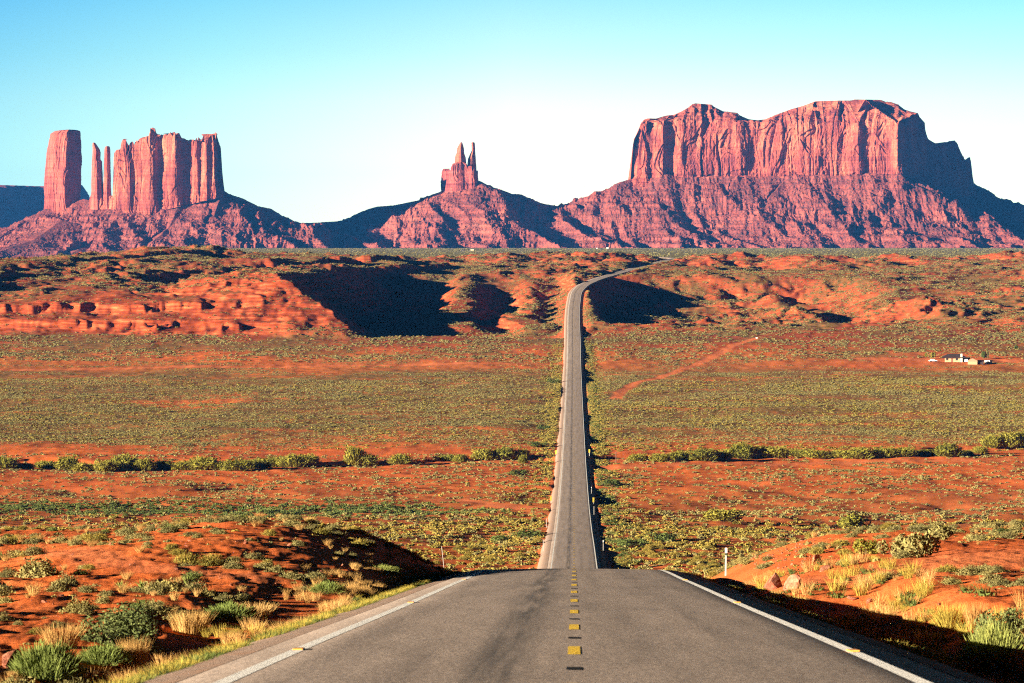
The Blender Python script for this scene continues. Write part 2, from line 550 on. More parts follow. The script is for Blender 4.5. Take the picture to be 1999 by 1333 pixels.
def build_ground():
    ys = [np.arange(-120, 20, 4.0), np.arange(20, 130, 0.5)]
    y = 130.0
    far = []
    while y < 20500:
        far.append(y)
        if y < 1000:
            y += y * 0.0042
        elif y < 1980:
            y += 4.2
        elif y < 2420:
            y += 2.8
        elif y < 3560:
            y += 5.0
        elif y < 9000:
            y += 60
        else:
            y *= 1.12
    Yr = np.concatenate(ys + [np.array(far)])
    t = np.concatenate([[-12, -7, -4.5, -3, -2.2, -1.7, -1.4, -1.22, -1.12], np.linspace(-1.06, 1.06, 800),
                        [1.12, 1.22, 1.4, 1.7, 2.2, 3, 4.5, 7, 12]])
    half = 0.150 * np.clip(Yr, 0, None) + 7.0
    half = np.where(Yr > 9000, 0.15 * 9000 + 7, half)
    Y = np.repeat(Yr[:, None], len(t), 1)
    X = half[:, None] * t[None, :]
    Z = ground_z(X, Y)
    P = np.stack([X, Y, Z], -1).reshape(-1, 3)
    o = mesh_np("ground", P, grid_faces(len(Yr), len(t)), soil_material(), smooth=True)
    tag(o, "red desert soil reaching from the roadside to the foot of the buttes", kind="structure")
    s = np.abs(X - ROAD_X(Y))
    n1 = 0.5 + 0.5 * fbm(X / 70.0, Y / 120.0, 3, 101)
    cover = (0.25 * sstep(520, 640, Y) * (1 - sstep(900, 960, Y)) + 0.85 * sstep(1150, 1260, Y) * (1 - sstep(1760, 1900, Y)) * sstep(0.15, 0.75, 0.25 + n1 + 0.35 * fbm(X / 90.0, Y / 26.0, 3, 105))
             + 0.75 * sstep(1820, 1950, Y) * sstep(0.25, 0.8, n1 + 0.3 * fbm(X / 16.0, Y / 26.0, 3, 103)))
    cover = np.clip(cover, 0, 1)
    gy, gx = np.gradient(Z, axis=0), np.gradient(Z, axis=1)
    slope = np.hypot(gy / np.maximum(np.gradient(Y, axis=0), 1e-3), gx / np.maximum(np.gradient(X, axis=1), 1e-3))
    ledge = sstep(0.30, 0.75, slope) * sstep(1950, 2050, Y) * (1 - sstep(3500, 3700, Y))
    ledge = np.maximum(ledge, sstep(0.10, 0.24, slope) * sstep(2030, 2060, Y) * (1 - sstep(2330, 2420, Y)) * (1 - sstep(-95, -75, X)))
    pale = sstep(3000, 3150, Y) * (1 - sstep(3350, 3450, Y)) * sstep(0.1, 0.3, slope)
    cover = cover * (1 - 0.9 * sstep(0.28, 0.55, slope))
    flat = sstep(3330, 3500, Y)
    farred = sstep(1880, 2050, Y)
    bare = np.zeros_like(X)
    wv = 1.2 * perlin(X / 7.0, Y / 12.0, 111)
    for pts, hw in TRACKS:
        d = seg_dist(X, Y, pts) * (1 + 0.25 * wv)
        bare = np.maximum(bare, 1 - sstep(hw * 0.7, hw * 1.5, d))
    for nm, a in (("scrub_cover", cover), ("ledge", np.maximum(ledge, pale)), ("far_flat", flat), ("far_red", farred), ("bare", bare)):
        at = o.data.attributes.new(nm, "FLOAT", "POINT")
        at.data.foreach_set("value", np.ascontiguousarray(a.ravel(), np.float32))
    return o


ground = build_ground()


# ------------------------------------------------------------------ the road
def asphalt_material():
    t = NT("asphalt", 0.72, 0.32)
    v = t.coord()
    grain = t.noise(t.coord((1, 0.45, 1)), 16.0, 5, 0.9)
    blot = t.noise(t.coord((1.2, 0.12, 1)), 1.0, 5, 0.6)
    fine = t.noise(v, 90.0, 2, 0.9)
    c = t.ramp(grain, [(0.39, (0.11, 0.084, 0.068)), (0.50, (0.37, 0.285, 0.225)), (0.60, (0.74, 0.58, 0.46))])
    c = t.mix(0.45, c, t.ramp(fine, [(0.3, (0.125, 0.098, 0.08)), (0.7, (0.44, 0.345, 0.28))]))
    c = t.mix(1.0, c, t.ramp(blot, [(0.32, 0.84), (0.6, 1.06)]), "MULTIPLY")
    # wheel paths and old tar, worn along the lanes
    u = t.attr("across").outputs["Fac"]
    al = t.attr("along").outputs["Fac"]
    cb = t.new("ShaderNodeCombineXYZ")
    t.l.new(u, cb.inputs[0])
    t.l.new(t.math("MULTIPLY", al, 0.02), cb.inputs[1])
    lane = t.noise(cb.outputs[0], 1.35, 4, 0.6)
    c = t.mix(1.0, c, t.ramp(lane, [(0.34, 0.76), (0.5, 0.98), (0.68, 1.08)]), "MULTIPLY")
    left = t.math("ABSOLUTE", t.math("ADD", u, 0.85))
    streak = t.math("MULTIPLY", t.ramp(left, [(0.10, 1.0), (0.5, 0.0)]), t.ramp(t.noise(cb.outputs[0], 4.0, 3), [(0.35, 0.1), (0.6, 0.8)]))
    c = t.mix(streak, c, (0.05, 0.043, 0.038))
    t.base(c)
    t.bump(t.math("ADD", grain, fine), 0.45, 0.010)
    return t.m


def ribbon(name, Yr, sl, zl, mat, parent=None, attrs=False, smooth=True):
    """Strip following the road; sl and zl give the cross-section."""
    dX = np.gradient(ROAD_X(Yr), Yr)
    nrm = 1 / np.hypot(1, dX)
    sl, zl = np.asarray(sl, float), np.asarray(zl, float)
    X = ROAD_X(Yr)[:, None] + sl[None, :] * nrm[:, None]
    Y = Yr[:, None] - sl[None, :] * (dX * nrm)[:, None]
    Z = ROAD_Z(Yr)[:, None] + zl[None, :]
    o = mesh_np(name, np.stack([X, Y, Z], -1).reshape(-1, 3), grid_faces(len(Yr), len(sl)), mat, parent, smooth)
    if attrs:
        for nm, a in (("across", np.repeat(sl[None, :], len(Yr), 0)), ("along", np.repeat(Yr[:, None], len(sl), 1))):
            at = o.data.attributes.new(nm, "FLOAT", "POINT")
            at.data.foreach_set("value", np.ascontiguousarray(a.ravel(), np.float32))
    return o


YR = np.concatenate([np.arange(-100, 200, 1.0), np.arange(200, 1200, 4.0), np.arange(1200, 6800, 8.0)])


def crown(s):
    return 0.06 - 0.004 * s * s


road = ribbon("road", YR, [-4.15, -4.0, -3, -2, -1, 0, 1, 2, 3, 4.0, 4.15], [-0.10] + [crown(s) for s in (-4, -3, -2, -1, 0, 1, 2, 3, 4)] + [-0.10], asphalt_material(), attrs=True)
tag(road, "grey two-lane asphalt road running straight down into the valley", kind="structure")


def gravel_material():
    t = NT("shoulder_gravel", 0.95, 0.1)
    v = t.coord()
    g = t.noise(v, 18.0, 5, 0.85)
    c = t.ramp(g, [(0.3, (0.12, 0.08, 0.062)), (0.52, (0.32, 0.23, 0.175)), (0.7, (0.52, 0.38, 0.30))])
    c = t.mix(t.ramp(t.noise(v, 0.9, 5, 0.6), [(0.5, 0.0), (0.7, 0.55)]), c, (0.40, 0.19, 0.10))
    t.base(c)
    t.bump(g, 0.9, 0.03)
    return t.m


gm = gravel_material()
for sg in (-1, 1):
    sh = ribbon("road_shoulder", YR[YR < 3700], [sg * 4.12, sg * 4.5, sg * 4.9, sg * 5.3, sg * 5.75], [-0.045, -0.09, -0.24, -0.66, -1.15] if sg > 0 else [-0.045, -0.085, -0.17, -0.33, -0.65], gm)
    tag(sh, "gravel shoulder along the %s edge of the asphalt" % ("left" if sg < 0 else "right"), kind="structure")


def paint_material(name, col, wear=0.12):
    t = NT(name, 0.6, 0.3)
    v = t.coord()
    w = t.noise(v, 14.0, 5, 0.8)
    t.base(t.mix(t.ramp(w, [(0.5, 0.0), (0.72, wear)]), col, (0.15, 0.125, 0.105)))
    t.bump(t.noise(t.coord((1, 0.45, 1)), 16.0, 5, 0.9), 0.75, 0.018)
    return t.m


white_paint = paint_material("white_road_paint", (0.90, 0.87, 0.80))
yellow_paint = paint_material("yellow_road_paint", (0.78, 0.50, 0.03))
tar = plain_mat("tar_patch", (0.006, 0.0055, 0.006), 0.9, 0.1)
for sg in (-1, 1):
    e = ribbon("edge_line", YR[YR < 3600], [sg * 3.5 - 0.085, sg * 3.5 + 0.085], [crown(3.5) + 0.004] * 2, white_paint, road)
    e["label"] = "solid white edge line on the %s side of the road" % ("left" if sg < 0 else "right")


def dash_mesh(name, starts, length, w, lift, mat, parent):
    V, F = [], []
    for y0 in starts:
        n = 4
        for i in range(n):
            b = len(V)
            for yy in (y0 + length * i / n, y0 + length * (i + 1) / n):
                for s in (-w, w):
                    V.append((float(ROAD_X(yy)) + s, yy, float(ROAD_Z(yy)) + crown(0) + lift))
            F.append((b, b + 1, b + 3, b + 2))
    return mesh_np(name, np.array(V), np.array(F), mat, parent)


cl = dash_mesh("centre_line", np.arange(9.5, 2400, 11.0), 3.0, 0.075, 0.003, yellow_paint, road)
cl["label"] = "broken yellow centre line"
ts = dash_mesh("tar_spots", np.arange(15.8, 1500, 11.0), 0.8, 0.08, 0.003, tar, road)
ts["label"] = "black tar spots between the yellow dashes"
orange = plain_mat("orange_reflector", (0.75, 0.33, 0.06), 0.4, 0.4)
for sg, Y0 in ((-1, 45.6), (-1, 77), (-1, 114), (1, 45), (1, 77), (1, 113), (-1, 33), (1, 34)):
    bm = bmesh.new()
    g = bmesh.ops.create_cube(bm, size=1.0)
    bmesh.ops.scale(bm, vec=(0.13, 0.5, 0.02), verts=bm.verts)
    bmesh.ops.bevel(bm, geom=list(bm.edges), offset=0.006, segments=1, affect="EDGES")
    me = bpy.data.meshes.new("reflector")
    bm.to_mesh(me)
    bm.free()
    me.materials.append(orange)
    r = bpy.data.objects.new("reflector", me)
    COL.objects.link(r)
    r.parent = road
    r.location = (float(ROAD_X(Y0)) + sg * 3.5, Y0, float(ROAD_Z(Y0)) + crown(3.5) + 0.016)
    r.rotation_euler = (-0.08, 0, 0)

# ------------------------------------------------------------------ buttes: debris slopes, cliffs, spires
def rock_material(name, dark=(0.15, 0.032, 0.028), mid=(0.27, 0.060, 0.038), light=(0.49, 0.155, 0.080), band=0.5):
    t = NT(name, 0.95, 0.05)
    geo = t.new("ShaderNodeNewGeometry")

    def vec(s):
        mp = t.new("ShaderNodeMapping")
        mp.inputs["Scale"].default_value = s
        t.l.new(geo.outputs["Position"], mp.inputs[0])
        return mp.outputs[0]
    blot = t.noise(vec((0.012, 0.012, 0.009)), 1.0, 5, 0.6, 0.6)
    streak = t.noise(vec((0.085, 0.085, 0.0075)), 1.0, 5, 0.65, 0.3)
    strata = t.noise(vec((0.002, 0.002, 0.16)), 1.0, 5, 0.7, 0.1)
    grain = t.noise(vec((0.25, 0.25, 0.2)), 1.0, 6, 0.75)
    c = t.ramp(t.math("ADD", t.math("MULTIPLY", blot, 0.55), t.math("MULTIPLY", streak, 0.45)),
               [(0.36, dark), (0.47, mid), (0.63, light)])
    c = t.mix(band, c, t.mix(1.0, c, t.ramp(strata, [(0.38, (0.52, 0.46, 0.50)), (0.5, (1, 1, 1)), (0.62, (1.18, 1.16, 1.12))]), "MULTIPLY"))
    c = t.mix(0.5, c, t.mix(1.0, c, t.ramp(grain, [(0.36, 0.55), (0.62, 1.25)]), "MULTIPLY"))
    t.base(c)
    t.bump(t.math("ADD", t.math("MULTIPLY", grain, 1.0), t.math("MULTIPLY", strata, 0.7)), 0.7, 3.0)
    return t.m


def talus_material():
    t = NT("talus_debris", 0.95, 0.05)
    geo = t.new("ShaderNodeNewGeometry")

    def vec(s):
        mp = t.new("ShaderNodeMapping")
        mp.inputs["Scale"].default_value = s
        t.l.new(geo.outputs["Position"], mp.inputs[0])
        return mp.outputs[0]
    big = t.noise(vec((0.009, 0.006, 0.012)), 1.0, 5, 0.65)
    fine = t.noise(vec((0.14, 0.14, 0.14)), 1.0, 5, 0.8)
    strata = t.noise(vec((0.003, 0.003, 0.11)), 1.0, 4, 0.7, 0.2)
    c = t.ramp(big, [(0.33, (0.17, 0.042, 0.034)), (0.5, (0.25, 0.058, 0.040)), (0.68, (0.35, 0.095, 0.060))])
    c = t.mix(1.0, c, t.ramp(strata, [(0.36, 0.68), (0.52, 1.0), (0.66, 1.15)]), "MULTIPLY")
    c = t.mix(t.ramp(fine, [(0.40, 0.85), (0.50, 0.0)]), c, (0.07, 0.042, 0.036))
    c = t.mix(t.ramp(fine, [(0.60, 0.0), (0.70, 0.6)]), c, (0.46, 0.21, 0.15))
    t.base(c)
    t.bump(fine, 0.9, 4.0)
    return t.m


def ridge(pts):
    """Crest given as (px, py, depth) -> (X, Y, z)."""
    return [(float(px2x(a, Y)), Y, float(py2z(b, Y))) for a, b, Y in pts]


CRESTS = [  # (polyline, steepness)
    (ridge([(-420, 505, 8800), (-120, 482, 8900), (0, 463, 8960), (45, 438, 9080), (86, 408, 9140), (120, 402, 9150), (165, 388, 9120), (210, 400, 9040), (300, 382, 9050),
            (435, 369, 9060), (448, 378, 9070), (475, 388, 9085), (500, 402, 9110), (529, 407, 9160), (536, 424, 9180), (548, 433, 9240)]), 0.62),
    (ridge([(548, 433, 9250), (585, 435, 9310), (620, 434, 9340), (670, 431, 9370), (700, 428, 9380), (708, 412, 9380), (735, 403, 9380), (770, 400, 9365),
            (835, 388, 9325), (862, 372, 9300), (900, 362, 9300), (936, 352, 9310), (965, 366, 9318), (1000, 378, 9322), (1019, 379, 9324), (1030, 388, 9326), (1060, 397, 9332),
            (1090, 402, 9338), (1112, 403, 9340), (1120, 396, 9342), (1165, 388, 9350), (1180, 376, 9355), (1205, 365, 9365), (1210, 355, 9372), (1235, 350, 9400)]), 0.60),
    (ridge([(936, 360, 9300), (936, 405, 9215), (925, 440, 9130), (938, 478, 9040)]), 0.55),
    (ridge([(862, 378, 9290), (845, 420, 9190), (800, 462, 9080)]), 0.45),
    (ridge([(1019, 380, 9324), (1050, 420, 9240), (1030, 470, 9120)]), 0.50),
    (ridge([(1165, 392, 9350), (1120, 440, 9240), (1060, 480, 9110)]), 0.42),
    (ridge([(1235, 352, 9395), (1300, 347, 9350), (1400, 347, 9355), (1500, 348, 9355), (1600, 345, 9340), (1700, 343, 9320), (1757, 343, 9320),
            (1780, 352, 9430), (1850, 362, 9660), (1900, 360, 9770), (1930, 384, 9820), (1965, 398, 9860), (2000, 419, 9900), (2100, 450, 9980), (2300, 488, 10000)]), 0.66),
    (ridge([(1290, 350, 9340), (1275, 400, 9240), (1235, 445, 9140), (1180, 482, 9030)]), 0.50),
    (ridge([(1332, 347, 9340), (1340, 400, 9240), (1325, 450, 9140), (1300, 486, 9050)]), 0.58),
    (ridge([(1440, 346, 9340), (1418, 400, 9240), (1430, 432, 9170), (1400, 478, 9060)]), 0.60),
    (ridge([(1540, 348, 9340), (1500, 390, 9250), (1495, 420, 9190)]), 0.62),
    (ridge([(1590, 346, 9330), (1575, 395, 9240), (1555, 430, 9160), (1552, 470, 9060)]), 0.62),
    (ridge([(1660, 345, 9320), (1662, 400, 9220), (1680, 440, 9120)]), 0.58),
    (ridge([(1755, 344, 9300), (1788, 364, 9280), (1796, 402, 9220), (1833, 427, 9160), (1850, 452, 9090), (1882, 484, 9010)]), 0.60),
    (ridge([(1560, 420, 9150), (1600, 455, 9070), (1640, 480, 9020)]), 0.5),
    # low benches in front of the left-hand group
    (ridge([(120, 430, 8960), (60, 470, 8780), (-60, 510, 8500)]), 0.30),
    (ridge([(240, 425, 8980), (190, 470, 8820), (120, 505, 8560)]), 0.34),
    (ridge([(350, 400, 8990), (330, 445, 8870), (290, 480, 8700)]), 0.40),
    (ridge([(430, 380, 9010), (420, 420, 8920), (440, 465, 8820), (480, 481, 8740)]), 0.52),
]


def talus_z(X, Y):
    best = np.full(np.broadcast(X, Y).shape, -200.0)
    depth = np.zeros_like(best)
    dx = 5 * fbm(X / 70.0, Y / 90.0, 3, 201)
    dy = 9 * fbm(X / 60.0, Y / 80.0, 3, 205)
    Xw, Yw = X + dx, Y + dy
    cw = np.clip(5.0 * (ridged(X / 95.0, Y / 900.0, 4, 207, 0.6) - 0.1), -4, 12) * sstep(0.0305, 0.034, X / Y)
    for pts, k in CRESTS:
        for (x0, y0, z0), (x1, y1, z1) in zip(pts[:-1], pts[1:]):
            vx, vy = x1 - x0, y1 - y0
            q = np.clip(((Xw - x0) * vx + (Yw - y0) * vy) / (vx * vx + vy * vy), 0, 1)
            d = np.hypot(Xw - x0 - q * vx, Yw - y0 - q * vy)
            zc = z0 + q * (z1 - z0) + cw
            L = np.maximum(zc + 50, 12)
            z = zc - L * 1.25 * (1 - np.exp(-k * d / (L * 1.25)))
            up = z > best
            depth = np.where(up, zc - z, depth)
            best = np.where(up, z, best)
    # gullies that start a little below the crest, ribs of harder beds, rubble
    amp = np.clip(depth * 0.11, 0, 7) * (0.35 + 0.9 * sstep(-0.3, 0.4, perlin(X / 170.0, Y / 400.0, 209)))
    g = ridged(Xw / 52.0, Yw / 330.0, 4, 211, 0.55) - 0.35
    big = ridged(Xw / 150.0 + 0.0015 * Y, Yw / 520.0, 2, 213, 0.5) - 0.5
    best = best + amp * g * 0.8 + np.clip(depth * 0.20, 0, 17) * big
    bed = best / 17.0
    fr = bed - np.floor(bed)
    best = best + np.clip(depth / 25.0, 0, 1) * 6.5 * (sstep(0.25, 0.5, fr) - fr) * (0.55 + 0.9 * perlin(X / 110.0, Y / 150.0, 221))
    best = best + np.clip(depth / 12.0, 0.15, 1) * (1.3 * fbm(X / 11.0, Y / 13.0, 3, 231) + 1.6 * np.clip(perlin(X / 6.0, Y / 7.0, 235) - 0.25, 0, 1) * 3)
    return best


def build_talus():
    pxs = np.concatenate([np.linspace(-420, -10, 150), np.linspace(-9, 2010, 1500), np.linspace(2015, 2420, 140)])
    Ys = np.concatenate([np.arange(8150, 8700, 9.0), np.arange(8700, 9620, 3.0), np.arange(9620, 10500, 14.0)])
    X = px2x(pxs[None, :], Ys[:, None])
    Y = np.repeat(Ys[:, None], len(pxs), 1)
    Z = talus_z(X, Y)
    G = ground_z(X, Y)
    keep = (Z > G - 1.5)
    F = grid_faces(len(Ys), len(pxs))
    F = F[keep.ravel()[F].any(1)]
    Z = np.maximum(Z, G - 6)
    used = np.unique(F)
    remap = np.full(Z.size, -1)
    remap[used] = np.arange(len(used))
    P = np.stack([X, Y, Z], -1).reshape(-1, 3)[used]
    o = mesh_np("hills", P, remap[F], talus_material())
    tag(o, "reddish debris slopes and saddles running along under all the buttes", kind="structure")


build_talus()


def resample(pts, step, closed=True):
    p = np.array(pts, float)
    if closed:
        p = np.vstack([p, p[:1]])
    L = np.concatenate([[0], np.cumsum(np.hypot(*np.diff(p, axis=0).T))])
    n = int(L[-1] / step)
    q = np.linspace(0, L[-1], n, endpoint=not closed)
    return np.stack([np.interp(q, L, p[:, 0]), np.interp(q, L, p[:, 1])], 1), q, L[-1]


def chaikin(p, n=1):
    p = np.array(p, float)
    for _ in range(n):
        a, b = p, np.roll(p, -1, 0)
        p = np.stack([0.75 * a + 0.25 * b, 0.25 * a + 0.75 * b], 1).reshape(-1, 2)
    return p


def cells(x, seed):
    i = np.floor(x).astype(np.int64)
    return _hash(i, i * 0 + 7, seed)


def cliff_disp(u, z, v, seed, amp):
    """Push outward (metres) for a point at perimeter u, height z, relative height v."""
    warp = 6 * perlin(u / 60.0, z / 90.0, seed + 1)
    uu = u + warp
    n1 = np.abs(perlin(uu / 34.0, z / 420.0, seed + 2))
    n2 = np.abs(perlin(uu / 13.0, z / 170.0, seed + 3))
    crack = np.clip(1 - n1 * 7.0, 0, 1)
    crack2 = np.clip(1 - n2 * 5.0, 0, 1)
    d = 8.5 * fbm(uu / 95.0, z / 500.0, 2, seed + 4) + 2.4 * ridged(uu / 34.0, z / 150.0, 2, seed + 6)
    d = d - 8 * crack * sstep(0.0, 0.35, perlin(u / 75.0, z / 130.0, seed + 8)) - 2.6 * crack2 * sstep(0.0, 0.4, perlin(u / 60.0, z / 80.0, seed + 10) + 0.5 * (0.35 - v))
    # slabs: stepped alcoves where sheets have fallen away
    sl = perlin(uu / 42.0, z / 75.0, seed + 9)
    d = d - 4.0 * (sstep(0.10, 0.14, sl) + sstep(0.36, 0.40, sl))
    d = d + 1.2 * fbm(u / 6.0, z / 9.0, 3, seed + 12) + 2.0 * fbm(u / 160.0, z / 5.5, 2, seed + 15) * (0.4 + 1.6 * (1 - sstep(0.12, 0.30, v)))
    # square-edged pillars
    d = d + 6.0 * (cells(uu / 38.0 + 0.12 * perlin(z / 60.0, u / 400.0, seed + 21), seed + 22) - 0.5) + 4.4 * (cells(uu / 15.0 + 0.2 * perlin(z / 45.0, u / 300.0, seed + 23), seed + 24) - 0.5) * sstep(-0.5, 0.2, perlin(u / 90.0, z / 80.0, seed + 25))
    d = d + 2.6 * (cells(uu / 6.5 + 0.3 * perlin(z / 25.0, u / 200.0, seed + 26), seed + 27) - 0.5) * (0.25 + 1.3 * (1 - sstep(0.15, 0.38, v)))
    # the layered foot of the cliff steps out
    d = d + (1 - sstep(0.0, 0.22, v)) * (7 + 5 * ridged(uu / 11.0, z / 60.0, 2, seed + 18))
    return d * amp


def massif(name, poly, skyline, foot, mat, parent=None, rim=None, cap=90.0, step=1.5, rows=150, seed=300, amp=1.0, batter=14.0, smoothn=1, rimr=1.2):
    """poly: (px, depth) ring; skyline/foot/rim: curves px -> py."""
    ring = np.array([(float(px2x(a, Y)), Y) for a, Y in poly])
    ring = chaikin(ring, smoothn)
    P, u, _ = resample(ring, step)
    tx = np.roll(P[:, 0], -3) - np.roll(P[:, 0], 3)
    ty = np.roll(P[:, 1], -3) - np.roll(P[:, 1], 3)
    k = np.ones(9) / 9
    pad = lambda a: np.convolve(np.concatenate([a[-4:], a, a[:4]]), k, "valid")
    tx, ty = pad(tx), pad(ty)
    area = np.sum(P[:, 0] * np.roll(P[:, 1], -1) - np.roll(P[:, 0], -1) * P[:, 1])
    sg = 1 if area > 0 else -1
    ln = np.hypot(tx, ty)
    N = np.stack([ty, -tx], 1) / ln[:, None] * sg
    xs = np.array(skyline, float)
    px = P[:, 0] * FPX / P[:, 1] + CX
    ytop = np.interp(px, xs[:, 0], xs[:, 1])
    yrim = ytop if rim is None else np.maximum(ytop, rim(px, u))
    ft = np.array(foot, float)
    yfoot = np.interp(px, ft[:, 0], ft[:, 1])
    z0, z1 = py2z(yfoot, P[:, 1]), py2z(yrim, P[:, 1])
    for _ in range(2):      # let the skyline follow where the rim really ends up
        Q = P + N * (cliff_disp(u, z1, 1.0, seed, amp) - batter - 4.0 * amp)[:, None]
        pq = Q[:, 0] * FPX / Q[:, 1] + CX
        yt = np.interp(pq, xs[:, 0], xs[:, 1])
        yt = yt if rim is None else np.maximum(yt, rim(pq, u))
        z1 = py2z(yt, Q[:, 1])
    V = []
    vs_ = np.linspace(0, 1, rows)
    rough = rimr * (fbm(u / 7.0, u * 0 + 0.5, 3, seed + 40) - (0 if rimr < 2 else 1.6 * sstep(0.25, 0.5, perlin(u / 11.0, u * 0 + 0.7, seed + 44)) - 1.2 * cells(u / 9.0, seed + 46)))
    for v in vs_:
        z = z0 + (z1 + rough - z0) * v
        d = cliff_disp(u, z, v, seed, amp) - batter * v - 4.0 * amp * sstep(0.93, 1.0, v)
        V.append(np.column_stack([P + N * d[:, None], z]))
    last = V[-1]
    ncap = 26 if rim is not None else 5
    for i in range(1, ncap + 1):
        f = i / ncap
        inset = cap * f
        Q = last[:, :2] - N * inset
        pq = Q[:, 0] * FPX / Q[:, 1] + CX
        zt = py2z(np.interp(pq, xs[:, 0], xs[:, 1]), Q[:, 1])
        if rim is not None:
            b = f * 12
            stepf = (np.floor(b) + sstep(0.2, 0.8, b - np.floor(b))) / 12
            z = last[:, 2] + (zt - last[:, 2]) * np.clip(stepf, 0, 1) + 2.5 * fbm(Q[:, 0] / 16, Q[:, 1] / 16, 3, seed + 60) * (f < 0.95) \
                + 7 * (ridged(u / 55.0, u * 0 + f * 0.8, 3, seed + 64) - 0.6) * math.sin(math.pi * min(1, f))
            z = np.minimum(z, zt + 0.6)
        else:
            z = np.minimum(last[:, 2] - 0.4 * i, zt)
        V.append(np.column_stack([Q, z]))
    V = np.array(V)
    n = len(P)
    # keep both ends inside the skyline
    pyg = np.linspace(xs[:, 1].min(), xs[:, 1].max() + 40, 400)
    pxg = np.linspace(xs[0, 0], xs[-1, 0], 2500)
    Sg = np.interp(pxg, xs[:, 0], xs[:, 1])
    xl = np.array([pxg[np.nonzero(Sg <= y + 0.01)[0][0]] for y in pyg])
    xr = np.array([pxg[np.nonzero(Sg <= y + 0.01)[0][-1]] for y in pyg])
    vy_ = HY - V[..., 2] * FPX / V[..., 1]
    vx_ = CX + V[..., 0] * FPX / V[..., 1]
    wob = 0.5 * perlin(V[..., 2] / 7.0, 0.3, seed + 70)
    lim = vy_ < xs[:, 1].max() - 2
    vx2 = np.clip(vx_, np.interp(vy_ + 1.5, pyg, xl) + wob, np.interp(vy_ + 1.5, pyg, xr) + wob)
    vx2 = np.where(lim & (np.abs(vx2 - vx_) < 13), vx2, vx_)
    V[..., 0] = (vx2 - CX) * V[..., 1] / FPX
    c = np.array([[P[:, 0].mean(), P[:, 1].mean(), V[-1][:, 2].min() - 2]])
    verts = np.vstack([V.reshape(-1, 3), c])
    F = grid_faces(len(V), n, True)
    last0 = (len(V) - 1) * n
    ii = np.arange(n)
    F2 = np.stack([last0 + ii, last0 + (ii + 1) % n, np.full(n, len(verts) - 1), np.full(n, len(verts) - 1)], 1)
    me_f = np.vstack([F, F2])
    bmfix = me_f
    o = mesh_mixed(name, verts, F, F2[:, :3], mat, parent)
    return o


def mesh_mixed(name, verts, quads, tris, mat, parent=None, smooth=False):
    me = bpy.data.meshes.new(name)
    v = np.ascontiguousarray(verts, np.float32)
    me.vertices.add(len(v))
    me.vertices.foreach_set("co", v.ravel())
    idx = np.concatenate([quads.ravel(), tris.ravel()]).astype(np.int32)
    me.loops.add(len(idx))
    me.loops.foreach_set("vertex_index", idx)
    tot = np.concatenate([np.full(len(quads), 4), np.full(len(tris), 3)]).astype(np.int32)
    st = np.concatenate([[0], np.cumsum(tot)[:-1]]).astype(np.int32)
    me.polygons.add(len(tot))
    me.polygons.foreach_set("loop_start", st)
    me.polygons.foreach_set("loop_total", tot)
    me.polygons.foreach_set("use_smooth", np.full(len(tot), smooth))
    me.update(calc_edges=True)
    me.validate()
    me.materials.append(mat)
    o = bpy.data.objects.new(name, me)
    COL.objects.link(o)
    if parent:
        o.parent = parent
    return o


def spire(name, rows, Yc, prof, mat, parent=None, depth=1.0, seed=500, amp=0.35, n=150, nz=170):
    """rows: (py, left px, right px) from the top down; prof: ring in units of the half width."""
    r = np.array(rows, float)
    ring, u, per = resample(chaikin(np.array(prof, float), 1), 8.0 / n)
    yy = np.linspace(r[0, 0], r[-1, 0], nz)
    L, R = np.interp(yy, r[:, 0], r[:, 1]), np.interp(yy, r[:, 0], r[:, 2])
    xl, xr = px2x(L, Yc), px2x(R, Yc)
    cx, hw = (xl + xr) / 2, (xr - xl) / 2
    hwm = np.interp(yy, r[:, 0], np.maximum(r[:, 2] - r[:, 1], 1)) * Yc / FPX / 2
    z = py2z(yy, Yc)
    wide = hw.max()
    uu = u[None, :] * wide
    zz = z[:, None]
    D = amp * (0.8 * fbm(uu / 9.0, zz / 28.0, 3, seed) * 3 - 5 * np.clip(1 - 6 * np.abs(perlin(uu / 14.0 + 0.1 * perlin(uu / 5, zz / 20, seed + 4), zz / 120.0, seed + 7)), 0, 1)
               - 3.5 * sstep(0.1, 0.14, perlin(uu / 16.0, zz / 40.0, seed + 9)) + 0.7 * perlin(uu / 90.0, zz / 3.5, seed + 11))
    rad = np.hypot(ring[:, 0], ring[:, 1])[None, :]
    X = cx[:, None] + ring[None, :, 0] * hw[:, None] * (1 + D / np.maximum(rad * wide, 1e-3))
    hd = (0.45 * wide + 0.55 * hw) * depth
    Y = Yc + ring[None, :, 1] * hd[:, None] * (1 + D / np.maximum(rad * wide, 1e-3))
    Z = np.repeat(z[:, None], len(ring), 1)
    m = len(ring)
    top = np.array([[cx[0], Yc, z[0] + 0.6]])
    verts = np.vstack([np.stack([X, Y, Z], -1).reshape(-1, 3), top])
    ii = np.arange(m)
    tris = np.stack([ii, np.full(m, len(verts) - 1), (ii + 1) % m], 1)
    return mesh_mixed(name, verts, grid_faces(nz, m, True)[:, ::-1], tris, mat, parent)


ROCK = rock_material("sandstone")
ROCK2 = rock_material("tower_sandstone", (0.15, 0.032, 0.026), (0.28, 0.062, 0.042), (0.42, 0.120, 0.070), 0.5)
SHALE = rock_material("layered_foot", (0.15, 0.034, 0.030), (0.28, 0.062, 0.048), (0.40, 0.115, 0.08), 0.9)

